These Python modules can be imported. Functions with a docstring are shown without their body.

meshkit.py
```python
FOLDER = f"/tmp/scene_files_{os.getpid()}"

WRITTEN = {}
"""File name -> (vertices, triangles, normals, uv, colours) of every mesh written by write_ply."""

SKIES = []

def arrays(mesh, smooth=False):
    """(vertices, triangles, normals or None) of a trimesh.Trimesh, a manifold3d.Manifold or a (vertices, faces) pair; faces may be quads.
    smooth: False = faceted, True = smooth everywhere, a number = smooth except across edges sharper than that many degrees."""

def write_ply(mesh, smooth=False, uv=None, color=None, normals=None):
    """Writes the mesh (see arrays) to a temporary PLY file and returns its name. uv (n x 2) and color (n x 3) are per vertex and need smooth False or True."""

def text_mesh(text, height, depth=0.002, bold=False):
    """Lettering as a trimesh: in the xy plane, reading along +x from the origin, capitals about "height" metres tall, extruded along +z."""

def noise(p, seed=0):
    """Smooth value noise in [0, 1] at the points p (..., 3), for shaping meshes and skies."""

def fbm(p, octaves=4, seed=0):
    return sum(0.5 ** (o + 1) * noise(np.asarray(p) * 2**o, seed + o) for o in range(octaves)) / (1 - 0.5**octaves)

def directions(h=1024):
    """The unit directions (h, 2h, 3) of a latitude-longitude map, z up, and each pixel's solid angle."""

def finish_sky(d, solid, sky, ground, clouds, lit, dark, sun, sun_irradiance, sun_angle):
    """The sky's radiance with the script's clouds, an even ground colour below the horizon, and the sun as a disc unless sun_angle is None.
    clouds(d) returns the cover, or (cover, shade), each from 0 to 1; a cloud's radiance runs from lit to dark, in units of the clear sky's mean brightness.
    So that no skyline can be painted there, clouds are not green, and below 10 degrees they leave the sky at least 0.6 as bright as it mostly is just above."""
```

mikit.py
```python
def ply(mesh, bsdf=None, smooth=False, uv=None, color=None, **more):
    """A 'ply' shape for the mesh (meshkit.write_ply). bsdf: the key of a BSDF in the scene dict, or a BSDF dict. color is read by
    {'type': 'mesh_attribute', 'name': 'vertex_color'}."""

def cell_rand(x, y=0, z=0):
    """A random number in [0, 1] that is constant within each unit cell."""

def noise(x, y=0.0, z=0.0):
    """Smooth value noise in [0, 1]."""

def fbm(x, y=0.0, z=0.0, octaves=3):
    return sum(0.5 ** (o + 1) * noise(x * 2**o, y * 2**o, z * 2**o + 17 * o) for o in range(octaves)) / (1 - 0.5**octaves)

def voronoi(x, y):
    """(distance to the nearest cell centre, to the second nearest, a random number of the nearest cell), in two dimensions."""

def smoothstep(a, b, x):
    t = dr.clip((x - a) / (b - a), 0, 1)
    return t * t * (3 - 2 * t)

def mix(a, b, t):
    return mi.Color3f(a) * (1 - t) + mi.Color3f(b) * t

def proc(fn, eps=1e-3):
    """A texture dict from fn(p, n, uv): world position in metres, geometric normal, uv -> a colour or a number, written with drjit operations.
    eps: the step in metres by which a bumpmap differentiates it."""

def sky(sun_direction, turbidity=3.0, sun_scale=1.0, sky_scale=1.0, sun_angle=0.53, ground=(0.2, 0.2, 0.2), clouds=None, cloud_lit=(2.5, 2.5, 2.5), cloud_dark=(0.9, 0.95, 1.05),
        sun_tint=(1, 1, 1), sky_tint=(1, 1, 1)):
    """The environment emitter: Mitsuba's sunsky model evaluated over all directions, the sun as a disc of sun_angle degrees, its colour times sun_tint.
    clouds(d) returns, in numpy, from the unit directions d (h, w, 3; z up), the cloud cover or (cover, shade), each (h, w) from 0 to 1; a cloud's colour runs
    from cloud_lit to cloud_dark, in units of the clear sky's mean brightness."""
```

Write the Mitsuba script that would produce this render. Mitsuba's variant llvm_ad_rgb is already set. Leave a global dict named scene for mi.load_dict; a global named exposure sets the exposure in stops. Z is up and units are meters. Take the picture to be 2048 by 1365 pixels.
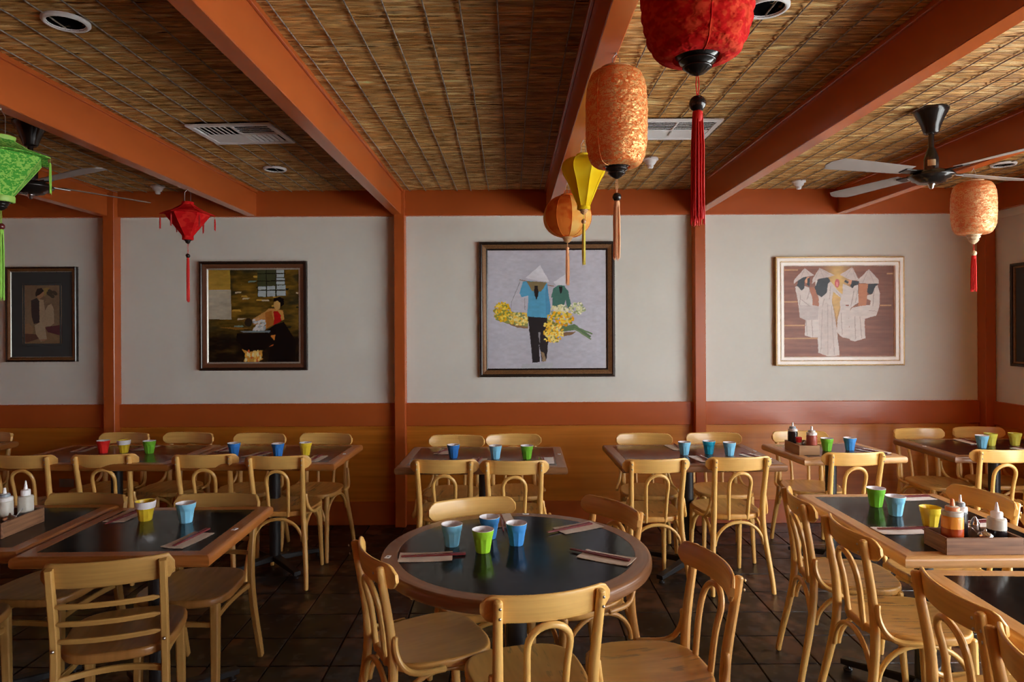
import math, random
import numpy as np, trimesh, shapely
import drjit as dr
import mitsuba as mi
import mikit, meshkit
from mikit import proc, noise, fbm, voronoi, cell_rand, smoothstep, mix

T = mi.ScalarTransform4f
PI = math.pi
scene, labels = {}, {}

# ------------------------------------------------------------------ camera, sky, exposure
FPX, VPX, VPY, ROLL = 1345.0, 1025.0, 656.0, 0.286
scene['camera'] = {
    'type': 'perspective', 'fov': math.degrees(2 * math.atan(1024 / FPX)), 'fov_axis': 'x',
    'near_clip': 0.05, 'far_clip': 200.0,
    'principal_point_offset_x': (VPX - 1024) / 2048.0, 'principal_point_offset_y': (682.5 - VPY) / 1365.0,
    'to_world': T().look_at(origin=[0, 0, 1.6], target=[0, 1, 1.6],
                            up=[math.sin(math.radians(ROLL)), 0, math.cos(math.radians(ROLL))])}
scene['sky'] = mikit.sky((0.5, -0.4, 0.75), sun_scale=0.0, clouds=lambda d: np.ones(d.shape[:2]),
                         cloud_lit=(0.955, 1.015, 1.045), ground=(0.90, 0.88, 0.84))
exposure = 6.2

# ------------------------------------------------------------------ materials
def lin(c):
    c = np.asarray(c, float) / 255.0
    return np.where(c <= 0.04045, c / 12.92, ((c + 0.055) / 1.055) ** 2.4)


def mat(key, color, rough=0.5, spec=0.5, metal=0.0, coat=0.0, coatg=0.9, bump=None, bscale=0.001, sheen=0.0):
    col = color if isinstance(color, dict) else {'type': 'rgb', 'value': [float(x) for x in color]}
    b = {'type': 'principled', 'base_color': col, 'roughness': rough, 'specular': spec, 'metallic': metal,
         'clearcoat': coat, 'clearcoat_gloss': coatg, 'sheen': sheen}
    if bump is not None:

        b = {'type': 'bumpmap', 'tex': bump, 'scale': bscale, 'bsdf': b}
    scene[key] = {'type': 'twosided', 'bsdf': b}


C3 = lambda a: mi.Color3f(*[float(x) for x in a])
def wood(a, b, fu=5.0, fv=150.0, knots=0.0):
    A, B = C3(a), C3(b)
    def fn(p, n, uv):
        t = fbm(uv.x * fu + p.x * 0.7, uv.y * fv, p.z * 0.5 + p.y * 0.3, 3)
        t2 = fbm(p.x * 3.0, p.y * 3.0, p.z * 3.0, 2)
        return mix(A, B, dr.clip(t * 0.9 + (t2 - 0.5) * 0.7, 0, 1))
    return proc(fn)


def wseat_dark(p, n, uv):
    t = fbm(uv.x * 9.0 + p.x * 0.4, uv.y * 60.0, p.x + p.y * 2.0, 3)
    return mix(C3((0.40, 0.19, 0.052)), C3((0.25, 0.105, 0.026)), t)


def wseat(p, n, uv):
    t = fbm(uv.x * 9.0 + p.x * 0.4, uv.y * 60.0, p.x + p.y * 2.0, 3)
    w = smoothstep(0.60, 0.72, fbm(uv.x * 14.0 + p.y * 5.0, uv.y * 90.0, p.x * 2.0, 3)) * smoothstep(0.45, 0.7, fbm(p.x * 5.0, p.y * 5.0, 0.0, 2))
    c = mix(C3((0.74, 0.40, 0.105)), C3((0.56, 0.265, 0.058)), t)
    return mix(c, C3((0.20, 0.12, 0.06)), w * 0.55)


mat('chair_wood', wood((0.80, 0.49, 0.145), (0.66, 0.365, 0.092)), 0.27, 0.5, coat=0.6, coatg=0.9)
mat('chair_wood_amber', wood((0.66, 0.36, 0.105), (0.50, 0.235, 0.058)), 0.27, 0.5, coat=0.4, coatg=0.8)
mat('chair_wood_tan', wood((0.47, 0.265, 0.075), (0.37, 0.195, 0.050)), 0.42, 0.4, coat=0.15, coatg=0.7)
mat('seat_wood', proc(wseat), 0.33, 0.5, coat=0.2, coatg=0.75)
mat('seat_wood_dark', proc(wseat_dark), 0.30, 0.5, coat=0.25, coatg=0.8)
mat('rim_wood', wood((0.42, 0.155, 0.038), (0.28, 0.085, 0.019), 6.0, 90.0), 0.27, 0.4, coat=0.12, coatg=0.8)
mat('rim_walnut', wood((0.30, 0.140, 0.060), (0.18, 0.075, 0.030), 6.0, 70.0), 0.3, 0.4, coat=0.15, coatg=0.8)
mat('rim_pale', wood((0.64, 0.36, 0.135), (0.50, 0.24, 0.075), 6.0, 90.0), 0.28, 0.5, coat=0.3, coatg=0.8)
mat('caddy_wood', wood((0.32, 0.155, 0.075), (0.10, 0.042, 0.020), 7.0, 110.0), 0.45)
mat('caddy_oak', wood((0.42, 0.24, 0.11), (0.27, 0.13, 0.05), 7.0, 80.0), 0.45)


def laminate(p, n, uv):
    t = fbm(p.x * 30.0, p.y * 30.0, p.z, 3)
    return mix(C3((0.006, 0.0055, 0.005)), C3((0.013, 0.012, 0.011)), t)
mat('laminate_black', proc(laminate), 0.12, 0.12, bump=proc(lambda p, n, uv: fbm(p.x * 260.0, p.y * 260.0, 0.0, 2)), bscale=0.00006)
mat('laminate_brown', proc(lambda p, n, uv: mix(C3((0.030, 0.012, 0.007)), C3((0.052, 0.022, 0.013)), fbm(p.x * 20.0, p.y * 20.0, 0.0, 3))), 0.12, 0.2)

mat('terracotta', proc(lambda p, n, uv: mix(C3((0.43, 0.095, 0.022)), C3((0.38, 0.078, 0.017)), fbm(p.x * 2.0, p.y * 2.0, p.z * 2.0, 3))), 0.25, 0.55,
    bump=proc(lambda p, n, uv: fbm(p.x * 12.0, p.y * 12.0, p.z * 110.0, 3)), bscale=0.0004)
mat('plaster', proc(lambda p, n, uv: mix(C3((0.715, 0.72, 0.655)), C3((0.655, 0.655, 0.59)), fbm(p.x * 1.7, p.y * 1.7, p.z * 1.7, 4))), 0.85, 0.2,
    bump=proc(lambda p, n, uv: fbm(p.x * 55.0, p.y * 55.0, p.z * 55.0, 3)), bscale=0.0012)


def veneer(p, n, uv):
    t = fbm(p.x * 1.6 + p.y * 1.6, p.z * 46.0, cell_rand(dr.floor(p.x * 0.42)) * 9.0, 4)
    return mix(C3((0.62, 0.215, 0.026)), C3((0.42, 0.118, 0.012)), t)
mat('veneer', proc(veneer), 0.30, 0.5, coat=0.25, coatg=0.85)


def slate(p, n, uv):
    i, j = dr.floor(p.x / 0.29 + 100.0), dr.floor(p.y / 0.29)
    r = cell_rand(i, j, 3)
    f = fbm(p.x * 7.0 + r * 31.0, p.y * 7.0, r * 7.0, 4)
    g = fbm(p.x * 19.0, p.y * 19.0 + r * 5.0, 2.0, 3)
    c = mix(C3((0.0055, 0.0045, 0.004)), C3((0.024, 0.018, 0.0145)), f)
    c = mix(c, C3((0.115, 0.045, 0.020)), smoothstep(0.48, 0.72, f) * (0.35 + 0.6 * r))
    return mix(c, C3((0.042, 0.040, 0.038)), smoothstep(0.62, 0.8, g) * 0.5)
mat('slate', proc(slate), 0.34, 0.5, bump=proc(lambda p, n, uv: fbm(p.x * 13.0, p.y * 13.0, 0.0, 4)), bscale=0.010)
mat('grout', (0.028, 0.025, 0.022), 0.9, 0.1)
mat('ceiling_board', (0.12, 0.06, 0.025), 0.9, 0.1)
mat('reed', {'type': 'mesh_attribute', 'name': 'vertex_color'}, 0.55, 0.35)
mat('string_grey', proc(lambda p, n, uv: mix(C3((0.15, 0.125, 0.10)), C3((0.42, 0.37, 0.30)), noise(p.x * 90.0, p.y * 90.0, 0.0))), 0.8, 0.2)
mat('straw', (0.42, 0.28, 0.13), 0.6, 0.3)
mat('canvas', {'type': 'mesh_attribute', 'name': 'vertex_color'}, 0.42, 0.35)
mat('frame_black', (0.012, 0.009, 0.007), 0.25, 0.5, coat=0.5)
mat('frame_bronze', proc(lambda p, n, uv: mix(C3((0.24, 0.125, 0.048)), C3((0.13, 0.06, 0.022)), noise(p.x * 180.0, p.y * 180.0, p.z * 180.0))), 0.42, 0.5, metal=0.35)
mat('frame_brown', (0.13, 0.052, 0.025), 0.4, 0.5)
mat('frame_cream', (0.90, 0.87, 0.80), 0.35, 0.5)
mat('frame_gilt', (0.33, 0.20, 0.075), 0.35, 0.5, metal=0.5)
mat('mat_slate', (0.052, 0.055, 0.055), 0.8, 0.2)
mat('fillet', (0.45, 0.43, 0.38), 0.3, 0.5, metal=0.4)
mat('black_gloss', (0.010, 0.008, 0.007), 0.16, 0.5, coat=0.6)
mat('black_iron', (0.016, 0.016, 0.017), 0.38, 0.5)
mat('chrome', (0.55, 0.55, 0.56), 0.14, 0.5, metal=1.0)
mat('steel', (0.55, 0.52, 0.48), 0.28, 0.5, metal=1.0)
mat('wire', (0.42, 0.40, 0.37), 0.35, 0.5, metal=0.8)
mat('white_paint', (0.74, 0.75, 0.75), 0.45, 0.4)
mat('dark_hole', (0.003, 0.003, 0.0035), 0.9, 0.05)
mat('socket_plastic', (0.34, 0.32, 0.30), 0.4, 0.4)
mat('tag_white', (0.78, 0.76, 0.72), 0.5, 0.4)
mat('ink', (0.05, 0.05, 0.05), 0.7, 0.2)
mat('sticker', (0.62, 0.50, 0.30), 0.6, 0.3)
mat('fan_blade', (0.24, 0.205, 0.185), 0.45, 0.4)
mat('paper', proc(lambda p, n, uv: mix(C3((0.60, 0.50, 0.40)), C3((0.53, 0.43, 0.34)), fbm(p.x * 60.0, p.y * 60.0, 0.0, 2))), 0.85, 0.2)
mat('paper_white', (0.76, 0.72, 0.68), 0.8, 0.2)
mat('chopstick_lacquer', (0.16, 0.022, 0.024), 0.3, 0.5, coat=0.3)
mat('knob_wood', (0.50, 0.28, 0.12), 0.35, 0.5, coat=0.3)
mat('knob_pale', (0.66, 0.53, 0.33), 0.4, 0.5)
mat('bead_red', (0.09, 0.012, 0.012), 0.2, 0.5, coat=0.5)
CUPS = dict(red=(0.72, 0.028, 0.022), green=(0.16, 0.47, 0.035), lime=(0.30, 0.60, 0.03), blue=(0.035, 0.19, 0.56), sky=(0.20, 0.52, 0.71),
            azure=(0.06, 0.27, 0.62), teal=(0.015, 0.33, 0.50), yellow=(0.80, 0.58, 0.035), lemon=(0.72, 0.70, 0.10), white=(0.80, 0.79, 0.80))
for k, v in CUPS.items():
    mat('melamine_' + k, v, 0.24, 0.5, coat=0.2)


def fabric(a, b, fr=70.0, lo=0.47, hi=0.56):
    A, B = C3(a), C3(b)
    def fn(p, n, uv):
        d = fbm(p.x * fr, p.y * fr, p.z * fr, 2)
        e = fbm(p.x * fr * 0.45 + 9.0, p.y * fr * 0.45, p.z * fr * 0.45, 2)
        return mix(A, B, smoothstep(lo, hi, d * 0.6 + e * 0.4))
    return proc(fn)
def cloth(key, a, b, fr=70.0, rough=0.45, bs=0.0025, lo=0.47, hi=0.56, trans=0.12, bfr=90.0):
    d = {'type': 'principledthin', 'base_color': fabric(a, b, fr, lo, hi), 'roughness': rough, 'sheen': 0.4, 'diff_trans': trans}
    scene[key] = {'type': 'bumpmap', 'tex': proc(lambda p, n, uv: fbm(p.x * bfr, p.y * bfr, p.z * bfr, 3)), 'scale': bs, 'bsdf': d}
def brocade(key, base, gold, fr, lo=0.46, hi=0.53, trans=0.7):
    """Thin dyed silk woven with a gold thread pattern."""
    def mask(p, n, uv):
        d = fbm(p.x * fr, p.y * fr, p.z * fr, 3)
        e = noise(p.x * fr * 0.4 + 9.0, p.y * fr * 0.4, p.z * fr * 0.4)
        vein = dr.abs(noise(p.x * fr * 0.9 + 3.0, p.y * fr * 0.9, p.z * fr * 0.9 + 5.0) - 0.5)
        return smoothstep(0.015, 0.075, vein) * (0.35 + 0.6 * smoothstep(lo, hi, d * 0.6 + e * 0.4))
    silk = {'type': 'principledthin', 'base_color': {'type': 'rgb', 'value': list(base)}, 'roughness': 0.5, 'sheen': 0.3, 'diff_trans': trans}
    thread = {'type': 'twosided', 'bsdf': {'type': 'principled', 'base_color': {'type': 'rgb', 'value': list(gold)}, 'roughness': 0.55, 'metallic': 0.75, 'specular': 0.5}}
    scene[key] = {'type': 'bumpmap', 'tex': proc(lambda p, n, uv: fbm(p.x * 120.0, p.y * 120.0, p.z * 120.0, 3)), 'scale': 0.003,
                  'bsdf': {'type': 'blendbsdf', 'weight': proc(mask), 'bsdf_0': silk, 'bsdf_1': thread}}
brocade('silk_orange', (0.80, 0.165, 0.028), (0.90, 0.50, 0.19), 150.0)
brocade('silk_peach', (0.80, 0.22, 0.055), (0.92, 0.60, 0.30), 170.0, 0.44, 0.54)
cloth('silk_red', (0.55, 0.012, 0.011), (0.66, 0.055, 0.024), 120.0, 0.4, 0.008, 0.45, 0.62, 0.12, 55.0)
cloth('silk_amber', (0.66, 0.105, 0.016), (0.76, 0.20, 0.032), 24.0, 0.45, 0.004, 0.42, 0.60)
cloth('silk_gold', (0.80, 0.36, 0.075), (0.80, 0.47, 0.14), 30.0, 0.42, 0.004, 0.42, 0.60)
cloth('silk_yellow', (0.78, 0.52, 0.012), (0.85, 0.68, 0.035), 12.0, 0.4, 0.001, 0.35, 0.65, 0.30)
cloth('silk_scarlet', (0.58, 0.012, 0.014), (0.68, 0.030, 0.024), 40.0, 0.4)
cloth('silk_green', (0.07, 0.34, 0.045), (0.27, 0.55, 0.10), 160.0, 0.42, 0.002, 0.46, 0.55)
mat('trim_lime', (0.30, 0.52, 0.10), 0.5)
for k, v in dict(red=(0.70, 0.022, 0.016), peach=(0.82, 0.45, 0.23), yellow=(0.72, 0.62, 0.10), green=(0.30, 0.66, 0.09), dim=(0.52, 0.022, 0.022)).items():
    mat('thread_' + k, v, 0.55, 0.3, sheen=0.3)
for k, v in dict(chili=(0.38, 0.055, 0.012), chili_top=(0.76, 0.30, 0.045), cap_orange=(0.74, 0.26, 0.11), clear=(0.50, 0.475, 0.41), soy=(0.014, 0.010, 0.012),
                 hoisin=(0.33, 0.075, 0.05), collar=(0.66, 0.64, 0.62), nozzle=(0.80, 0.80, 0.80), grey=(0.20, 0.24, 0.27), vinegar=(0.30, 0.32, 0.33), redcap=(0.62, 0.02, 0.02),
                 label=(0.35, 0.26, 0.15), paste=(0.16, 0.03, 0.012)).items():
    mat('sauce_' + k, v, 0.22, 0.5)
scene['glass'] = {'type': 'dielectric', 'int_ior': 1.5}

# ------------------------------------------------------------------ mesh helpers
def loft(rings, cap=True, closed=False, flat=True):
    """rings (k, m, 3), counter-clockwise about the direction in which k runs -> (vertices, triangles, uv)."""
    R = np.asarray(rings, float); k, m = R.shape[:2]
    # seam column doubled so that uv runs on
    R2 = np.concatenate([R, R[:, :1]], 1)
    du = np.r_[0, np.cumsum(np.linalg.norm(np.diff(R2, axis=0), axis=2).mean(1))]
    dv = np.concatenate([np.zeros((k, 1)), np.cumsum(np.linalg.norm(np.diff(R2, axis=1), axis=2), 1)], 1)
    V = R2.reshape(-1, 3); UV = np.stack([np.repeat(du, m + 1), dv.reshape(-1)], 1)
    kk = k if closed else k - 1
    i, j = np.meshgrid(np.arange(kk), np.arange(m), indexing='ij')
    a = (i * (m + 1) + j).ravel(); b = a + 1
    c = (((i + 1) % k) * (m + 1) + j + 1).ravel(); d = c - 1
    F = np.vstack([np.stack([a, b, c], 1), np.stack([a, c, d], 1)])
    if cap and not closed:
        for ring, rev in ((R[0], True), (R[-1], False)):
            n0 = len(V)
            V = np.vstack([V, ring, ring.mean(0)]); UV = np.vstack([UV, ring[:, :2], ring[:, :2].mean(0)])
            q = np.arange(m); f = np.stack([n0 + q, n0 + (q + 1) % m, np.full(m, n0 + m)], 1)
            F = np.vstack([F, f[:, ::-1] if rev else f])
    return V, F, UV


def join(*parts):
    V, F, U, n = [], [], [], 0
    for v, f, u in parts:
        V.append(v); F.append(f + n); U.append(u); n += len(v)
    return np.vstack(V), np.vstack(F), np.vstack(U)


def move(m, x=0, y=0, z=0, rz=0.0):
    v = np.array(m[0]); c, s = math.cos(rz), math.sin(rz)
    w = np.stack([v[:, 0] * c - v[:, 1] * s + x, v[:, 0] * s + v[:, 1] * c + y, v[:, 2] + z], 1)
    return w, m[1], m[2]


def spl(pts, n=16):
    from scipy.interpolate import CubicSpline
    P = np.asarray(pts, float); s = np.r_[0, np.cumsum(np.linalg.norm(np.diff(P, axis=0), axis=1))]
    return CubicSpline(s, P)(np.linspace(0, s[-1], n))


def tube(P, r, m=10, tip=True):
    P = np.asarray(P, float); r = np.broadcast_to(np.asarray(r, float), (len(P),)).copy()
    t = np.gradient(P, axis=0); t /= np.linalg.norm(t, axis=1, keepdims=True)
    if tip:
        P = np.vstack([P[0] - t[0] * r[0] * .45, P[0] - t[0] * r[0] * .3, P, P[-1] + t[-1] * r[-1] * .3, P[-1] + t[-1] * r[-1] * .45])
        r = np.r_[r[0] * .45, r[0] * .8, r, r[-1] * .8, r[-1] * .45]; t = np.vstack([t[0], t[0], t, t[-1], t[-1]])
    a = np.cross(t[0], [0, 0, 1.0]) if abs(t[0][2]) < .9 else np.cross(t[0], [0, 1.0, 0])
    a /= np.linalg.norm(a); ang = np.arange(m) * 2 * PI / m; out = []
    for p, tt, rr in zip(P, t, r):
        a = a - tt * (a @ tt); a /= np.linalg.norm(a); b = np.cross(tt, a)
        out.append(p + rr * (np.cos(ang)[:, None] * a + np.sin(ang)[:, None] * b))
    return loft(out)


def bar(P, w, h, side=(1, 0, 0), c=0.15):
    """Rectangular section (w along side, h across) with chamfers, swept along P."""
    P = np.asarray(P, float); t = np.gradient(P, axis=0); t /= np.linalg.norm(t, axis=1, keepdims=True)
    w = np.broadcast_to(w, (len(P),)); h = np.broadcast_to(h, (len(P),)); out = []
    for p, tt, ww, hh in zip(P, t, w, h):
        a = np.asarray(side, float); a = a - tt * (a @ tt); a /= np.linalg.norm(a); b = np.cross(tt, a); k = c * min(ww, hh)
        q = []
        for sx, sy in ((1, 1), (-1, 1), (-1, -1), (1, -1)):
            e = [(sx * (ww / 2), sy * (hh / 2 - k)), (sx * (ww / 2 - k), sy * hh / 2)]
            q += e if sx * sy > 0 else e[::-1]
        q2 = []
        for x, y in q:
            q2 += [(x, y), (x, y)]   # doubled: crisp edges
        out.append([p + x * a + y * b for x, y in q2])
    V, F, UV = loft(out)
    ok = np.array([len({tuple(np.round(V[i], 7)) for i in f}) == 3 for f in F])
    return V, F[ok], UV


def lathe(prof, m=32, cap=True, poly=0, rib=None, crisp=False):
    ang = np.arange(m) * 2 * PI / m
    k = np.ones(m)
    if poly:
        k = math.cos(PI / poly) / np.cos((ang + 1e-9) % (2 * PI / poly) - PI / poly)
    out = []
    for r, z in prof:
        out.append(np.stack([r * k * np.cos(ang), r * k * np.sin(ang), np.full(m, z)], 1))
    return loft(out, cap)


def sphere(r, z=0, m=20):
    return lathe([(r * math.sin(t), z - r * math.cos(t)) for t in np.linspace(0.02, PI - 0.02, 13)], m)


def box(x0, x1, y0, y1, z0, z1, b=0.002):
    x, y, z = (x0 + x1) / 2, (y0 + y1) / 2, (z0 + z1) / 2; s = np.array([x1 - x0, y1 - y0, z1 - z0]) / 2
    b = min(b, *(s * 0.45)); P = []
    for q in np.ndindex(2, 2, 2):
        g = np.array(q) * 2 - 1
        for k in range(3):
            e = s - b; e[k] = s[k]; P.append(g * e)
    h = trimesh.Trimesh(np.array(P)).convex_hull
    v = np.array(h.vertices); L = int(np.argmax(s)); o = [i for i in range(3) if i != L]
    return v + [x, y, z], np.array(h.faces), np.stack([v[:, L], v[:, o[0]] + v[:, o[1]] * 1.3], 1)


def ply(m, bsdf, smooth=True, color=None):
    return mikit.ply((m[0], m[1]), bsdf, smooth=smooth, uv=m[2], color=color)


def flat(m, bsdf):
    return mikit.ply((m[0], m[1]), bsdf, smooth=False, uv=m[2])


def angle(m, bsdf, a=35):
    return mikit.ply((m[0], m[1]), bsdf, smooth=a)


def uniq(key):
    if key not in USED:
        USED[key] = 0; return key
    USED[key] += 1
    return f'{key}_{USED[key]:03d}'
USED = {}


def struct(key, shape, label=None):
    scene[key] = shape; USED.setdefault(key, 0)
    labels[key] = {'kind': 'structure', **({'label': label} if label else {})}
    return key


def part(parent, name, shape, label=None, kind=None):
    key = uniq(parent + '__' + name); scene[key] = shape
    if label or kind:
        labels[key] = {k: v for k, v in (('label', label), ('kind', kind)) if v}
    return key


def thing(name, label, cat, group=None):
    key = uniq(name); labels[key] = {'label': label, 'category': cat}
    if group: labels[key]['group'] = group
    return key


class Proto:
    """Parts of a kind, written once; put() adds one entry per part under the copy's own key."""
    def __init__(self): self.parts = []
    def add(self, name, shape, label=None): self.parts.append((name, shape, label)); return self
    def put(self, name, label, cat, group=None, x=0, y=0, z=0, rz=0, swap=None, tilt=None):
        t = thing(name, label, cat, group); M = T().translate([x, y, z]).rotate([0, 0, 1], rz); last = None
        if tilt: M = M.rotate(tilt[0], tilt[1])
        for n, s, l in self.parts:
            s = dict(s)
            if swap and s['bsdf']['id'] in swap: s['bsdf'] = {'type': 'ref', 'id': swap[s['bsdf']['id']]}
            s['to_world'] = M
            if n.startswith('>'): part(last, n[1:], s, l)
            else: last = part(t, n, s, l)
        return t


# ------------------------------------------------------------------ the room
XL, XR, YF, YB, ZC = -5.6, 3.89, -2.8, 5.49, 2.72
FLOOR = struct('floor', flat(box(XL - .2, XR + .2, YF - .2, YB + .2, -0.12, -0.012), 'grout'), 'dark slate tiled floor with narrow joints')
S_ = 0.29
tile_rng = random.Random(5)
tile_shapes = []
for k in range(6):
    rg = np.random.default_rng(k)
    b = box(-S_ / 2 + .003, S_ / 2 - .003, -S_ / 2 + .003, S_ / 2 - .003, -0.014, 0.0, 0.004)
    v = b[0].copy(); top = v[:, 2] > -0.006
    v[top, 2] += rg.uniform(-0.0016, 0.0, top.sum()); tile_shapes.append(flat((v, b[1], b[2]), 'slate'))
rest = []
i0, i1 = math.floor(XL / S_), math.ceil(XR / S_)
for i in range(i0, i1):
    for j in range(math.floor(YF / S_), math.ceil(YB / S_)):
        cx, cy = (i + .5) * S_, (j + .5) * S_
        if cx > XR - .1 or cy > YB - .05 or cx < XL + .1 or cy < YF + .1: continue
        if 8 <= j and -13.5 < i + .5 < 13.5 and abs(cx) < cy * 0.80 + 0.25:
            part(FLOOR, 'tile', {**tile_shapes[tile_rng.randrange(6)], 'to_world': T().translate([cx, cy, 0])})
        else:
            rest.append(box(cx - S_ / 2 + .003, cx + S_ / 2 - .003, cy - S_ / 2 + .003, cy + S_ / 2 - .003, -0.014, 0, 0.003))
part(FLOOR, 'outer_tiles', flat(join(*rest), 'slate'), 'slate tiles along the edges of the floor', 'stuff')

CEIL = struct('ceiling', flat(box(XL - .2, XR + .2, YF - .2, YB + .2, ZC + .012, ZC + .1), 'ceiling_board'), 'ceiling lined with brown reed matting between beams')
WB = struct('wall_back', flat(box(XL - .2, XR + .2, YB, YB + .15, -.1, ZC + .05), 'plaster'), 'off-white plaster back wall')
struct('wall_left', flat(box(XL - .15, XL, YF, YB, -.1, ZC + .05), 'terracotta'), 'terracotta left wall')
struct('wall_front', flat(box(XL, XR, YF - .15, YF, -.1, ZC + .05), 'terracotta'), 'front wall behind the camera')
WY0, WY1, WZ0, WZ1 = -2.4, 3.72, 0.15, 2.45
struct('wall_right', flat(join(box(XR, XR + .15, YF, YB, -.1, WZ0), box(XR, XR + .15, YF, YB, WZ1, ZC + .05), box(XR, XR + .15, YF, WY0, WZ0, WZ1), box(XR, XR + .15, WY1, YB, WZ0, WZ1)), 'plaster'), 'plaster right wall with windows')
win = struct('window_1', flat(join(box(XR - .02, XR + .17, WY0 - .04, WY1 + .04, WZ0 - .04, WZ0), box(XR + .02, XR + .13, WY0, WY1, WZ1 - .05, WZ1), box(XR + .02, XR + .13, WY0, WY0 + .05, WZ0, WZ1), box(XR + .02, XR + .13, WY1 - .05, WY1, WZ0, WZ1)), 'terracotta'), 'window in the right wall')
for k in range(1, 5):
    y = WY0 + (WY1 - WY0) * k / 5
    part(win, 'mullion', flat(box(XR + .03, XR + .12, y - .03, y + .03, WZ0, WZ1), 'terracotta'))
# timber: crown, chair rail, skirting, panels, posts, beams
POSTS = [(-5.61, -5.52), (-3.275, -3.185), (-0.94, -0.855), (1.472, 1.558), (3.80, 3.885)]
ntrim = [0]
def trim(m, label, parent=None):
    ntrim[0] += 1
    return struct(f'trim_{ntrim[0]}', flat(m, 'terracotta'), label)
for k, (a, b) in enumerate(zip(POSTS[:-1], POSTS[1:])):
    x0, x1 = a[1], b[0]
    nm = ['at the far left', 'behind the cooking picture', 'behind the flower picture', 'behind the four women picture'][k]
    trim(box(x0, x1, YB - .045, YB, 2.512, ZC + .01, .003), f'terracotta beam along the top of the back wall {nm}')
    trim(box(x0, x1, YB - .032, YB, .805, .992, .003), f'terracotta chair rail on the back wall {nm}')
    part(WB, 'wood_panel', flat(box(x0, x1, YB - .014, YB, .185, .805, .001), 'veneer'), 'varnished veneer dado panel')
    ntrim[0] += 0
    struct(f'baseboard_{k + 1}', flat(box(x0, x1, YB - .026, YB, 0, .19, .003), 'terracotta'), f'terracotta skirting board {nm}')
for k, (a, b) in enumerate(POSTS[1:]):
    nm = ['left of the cooking picture', 'left of the flower picture', 'right of the flower picture', 'in the right corner'][k]
    trim(box(a, b, YB - .10, YB, 0, ZC + .006, .004), f'terracotta timber post {nm}')
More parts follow.
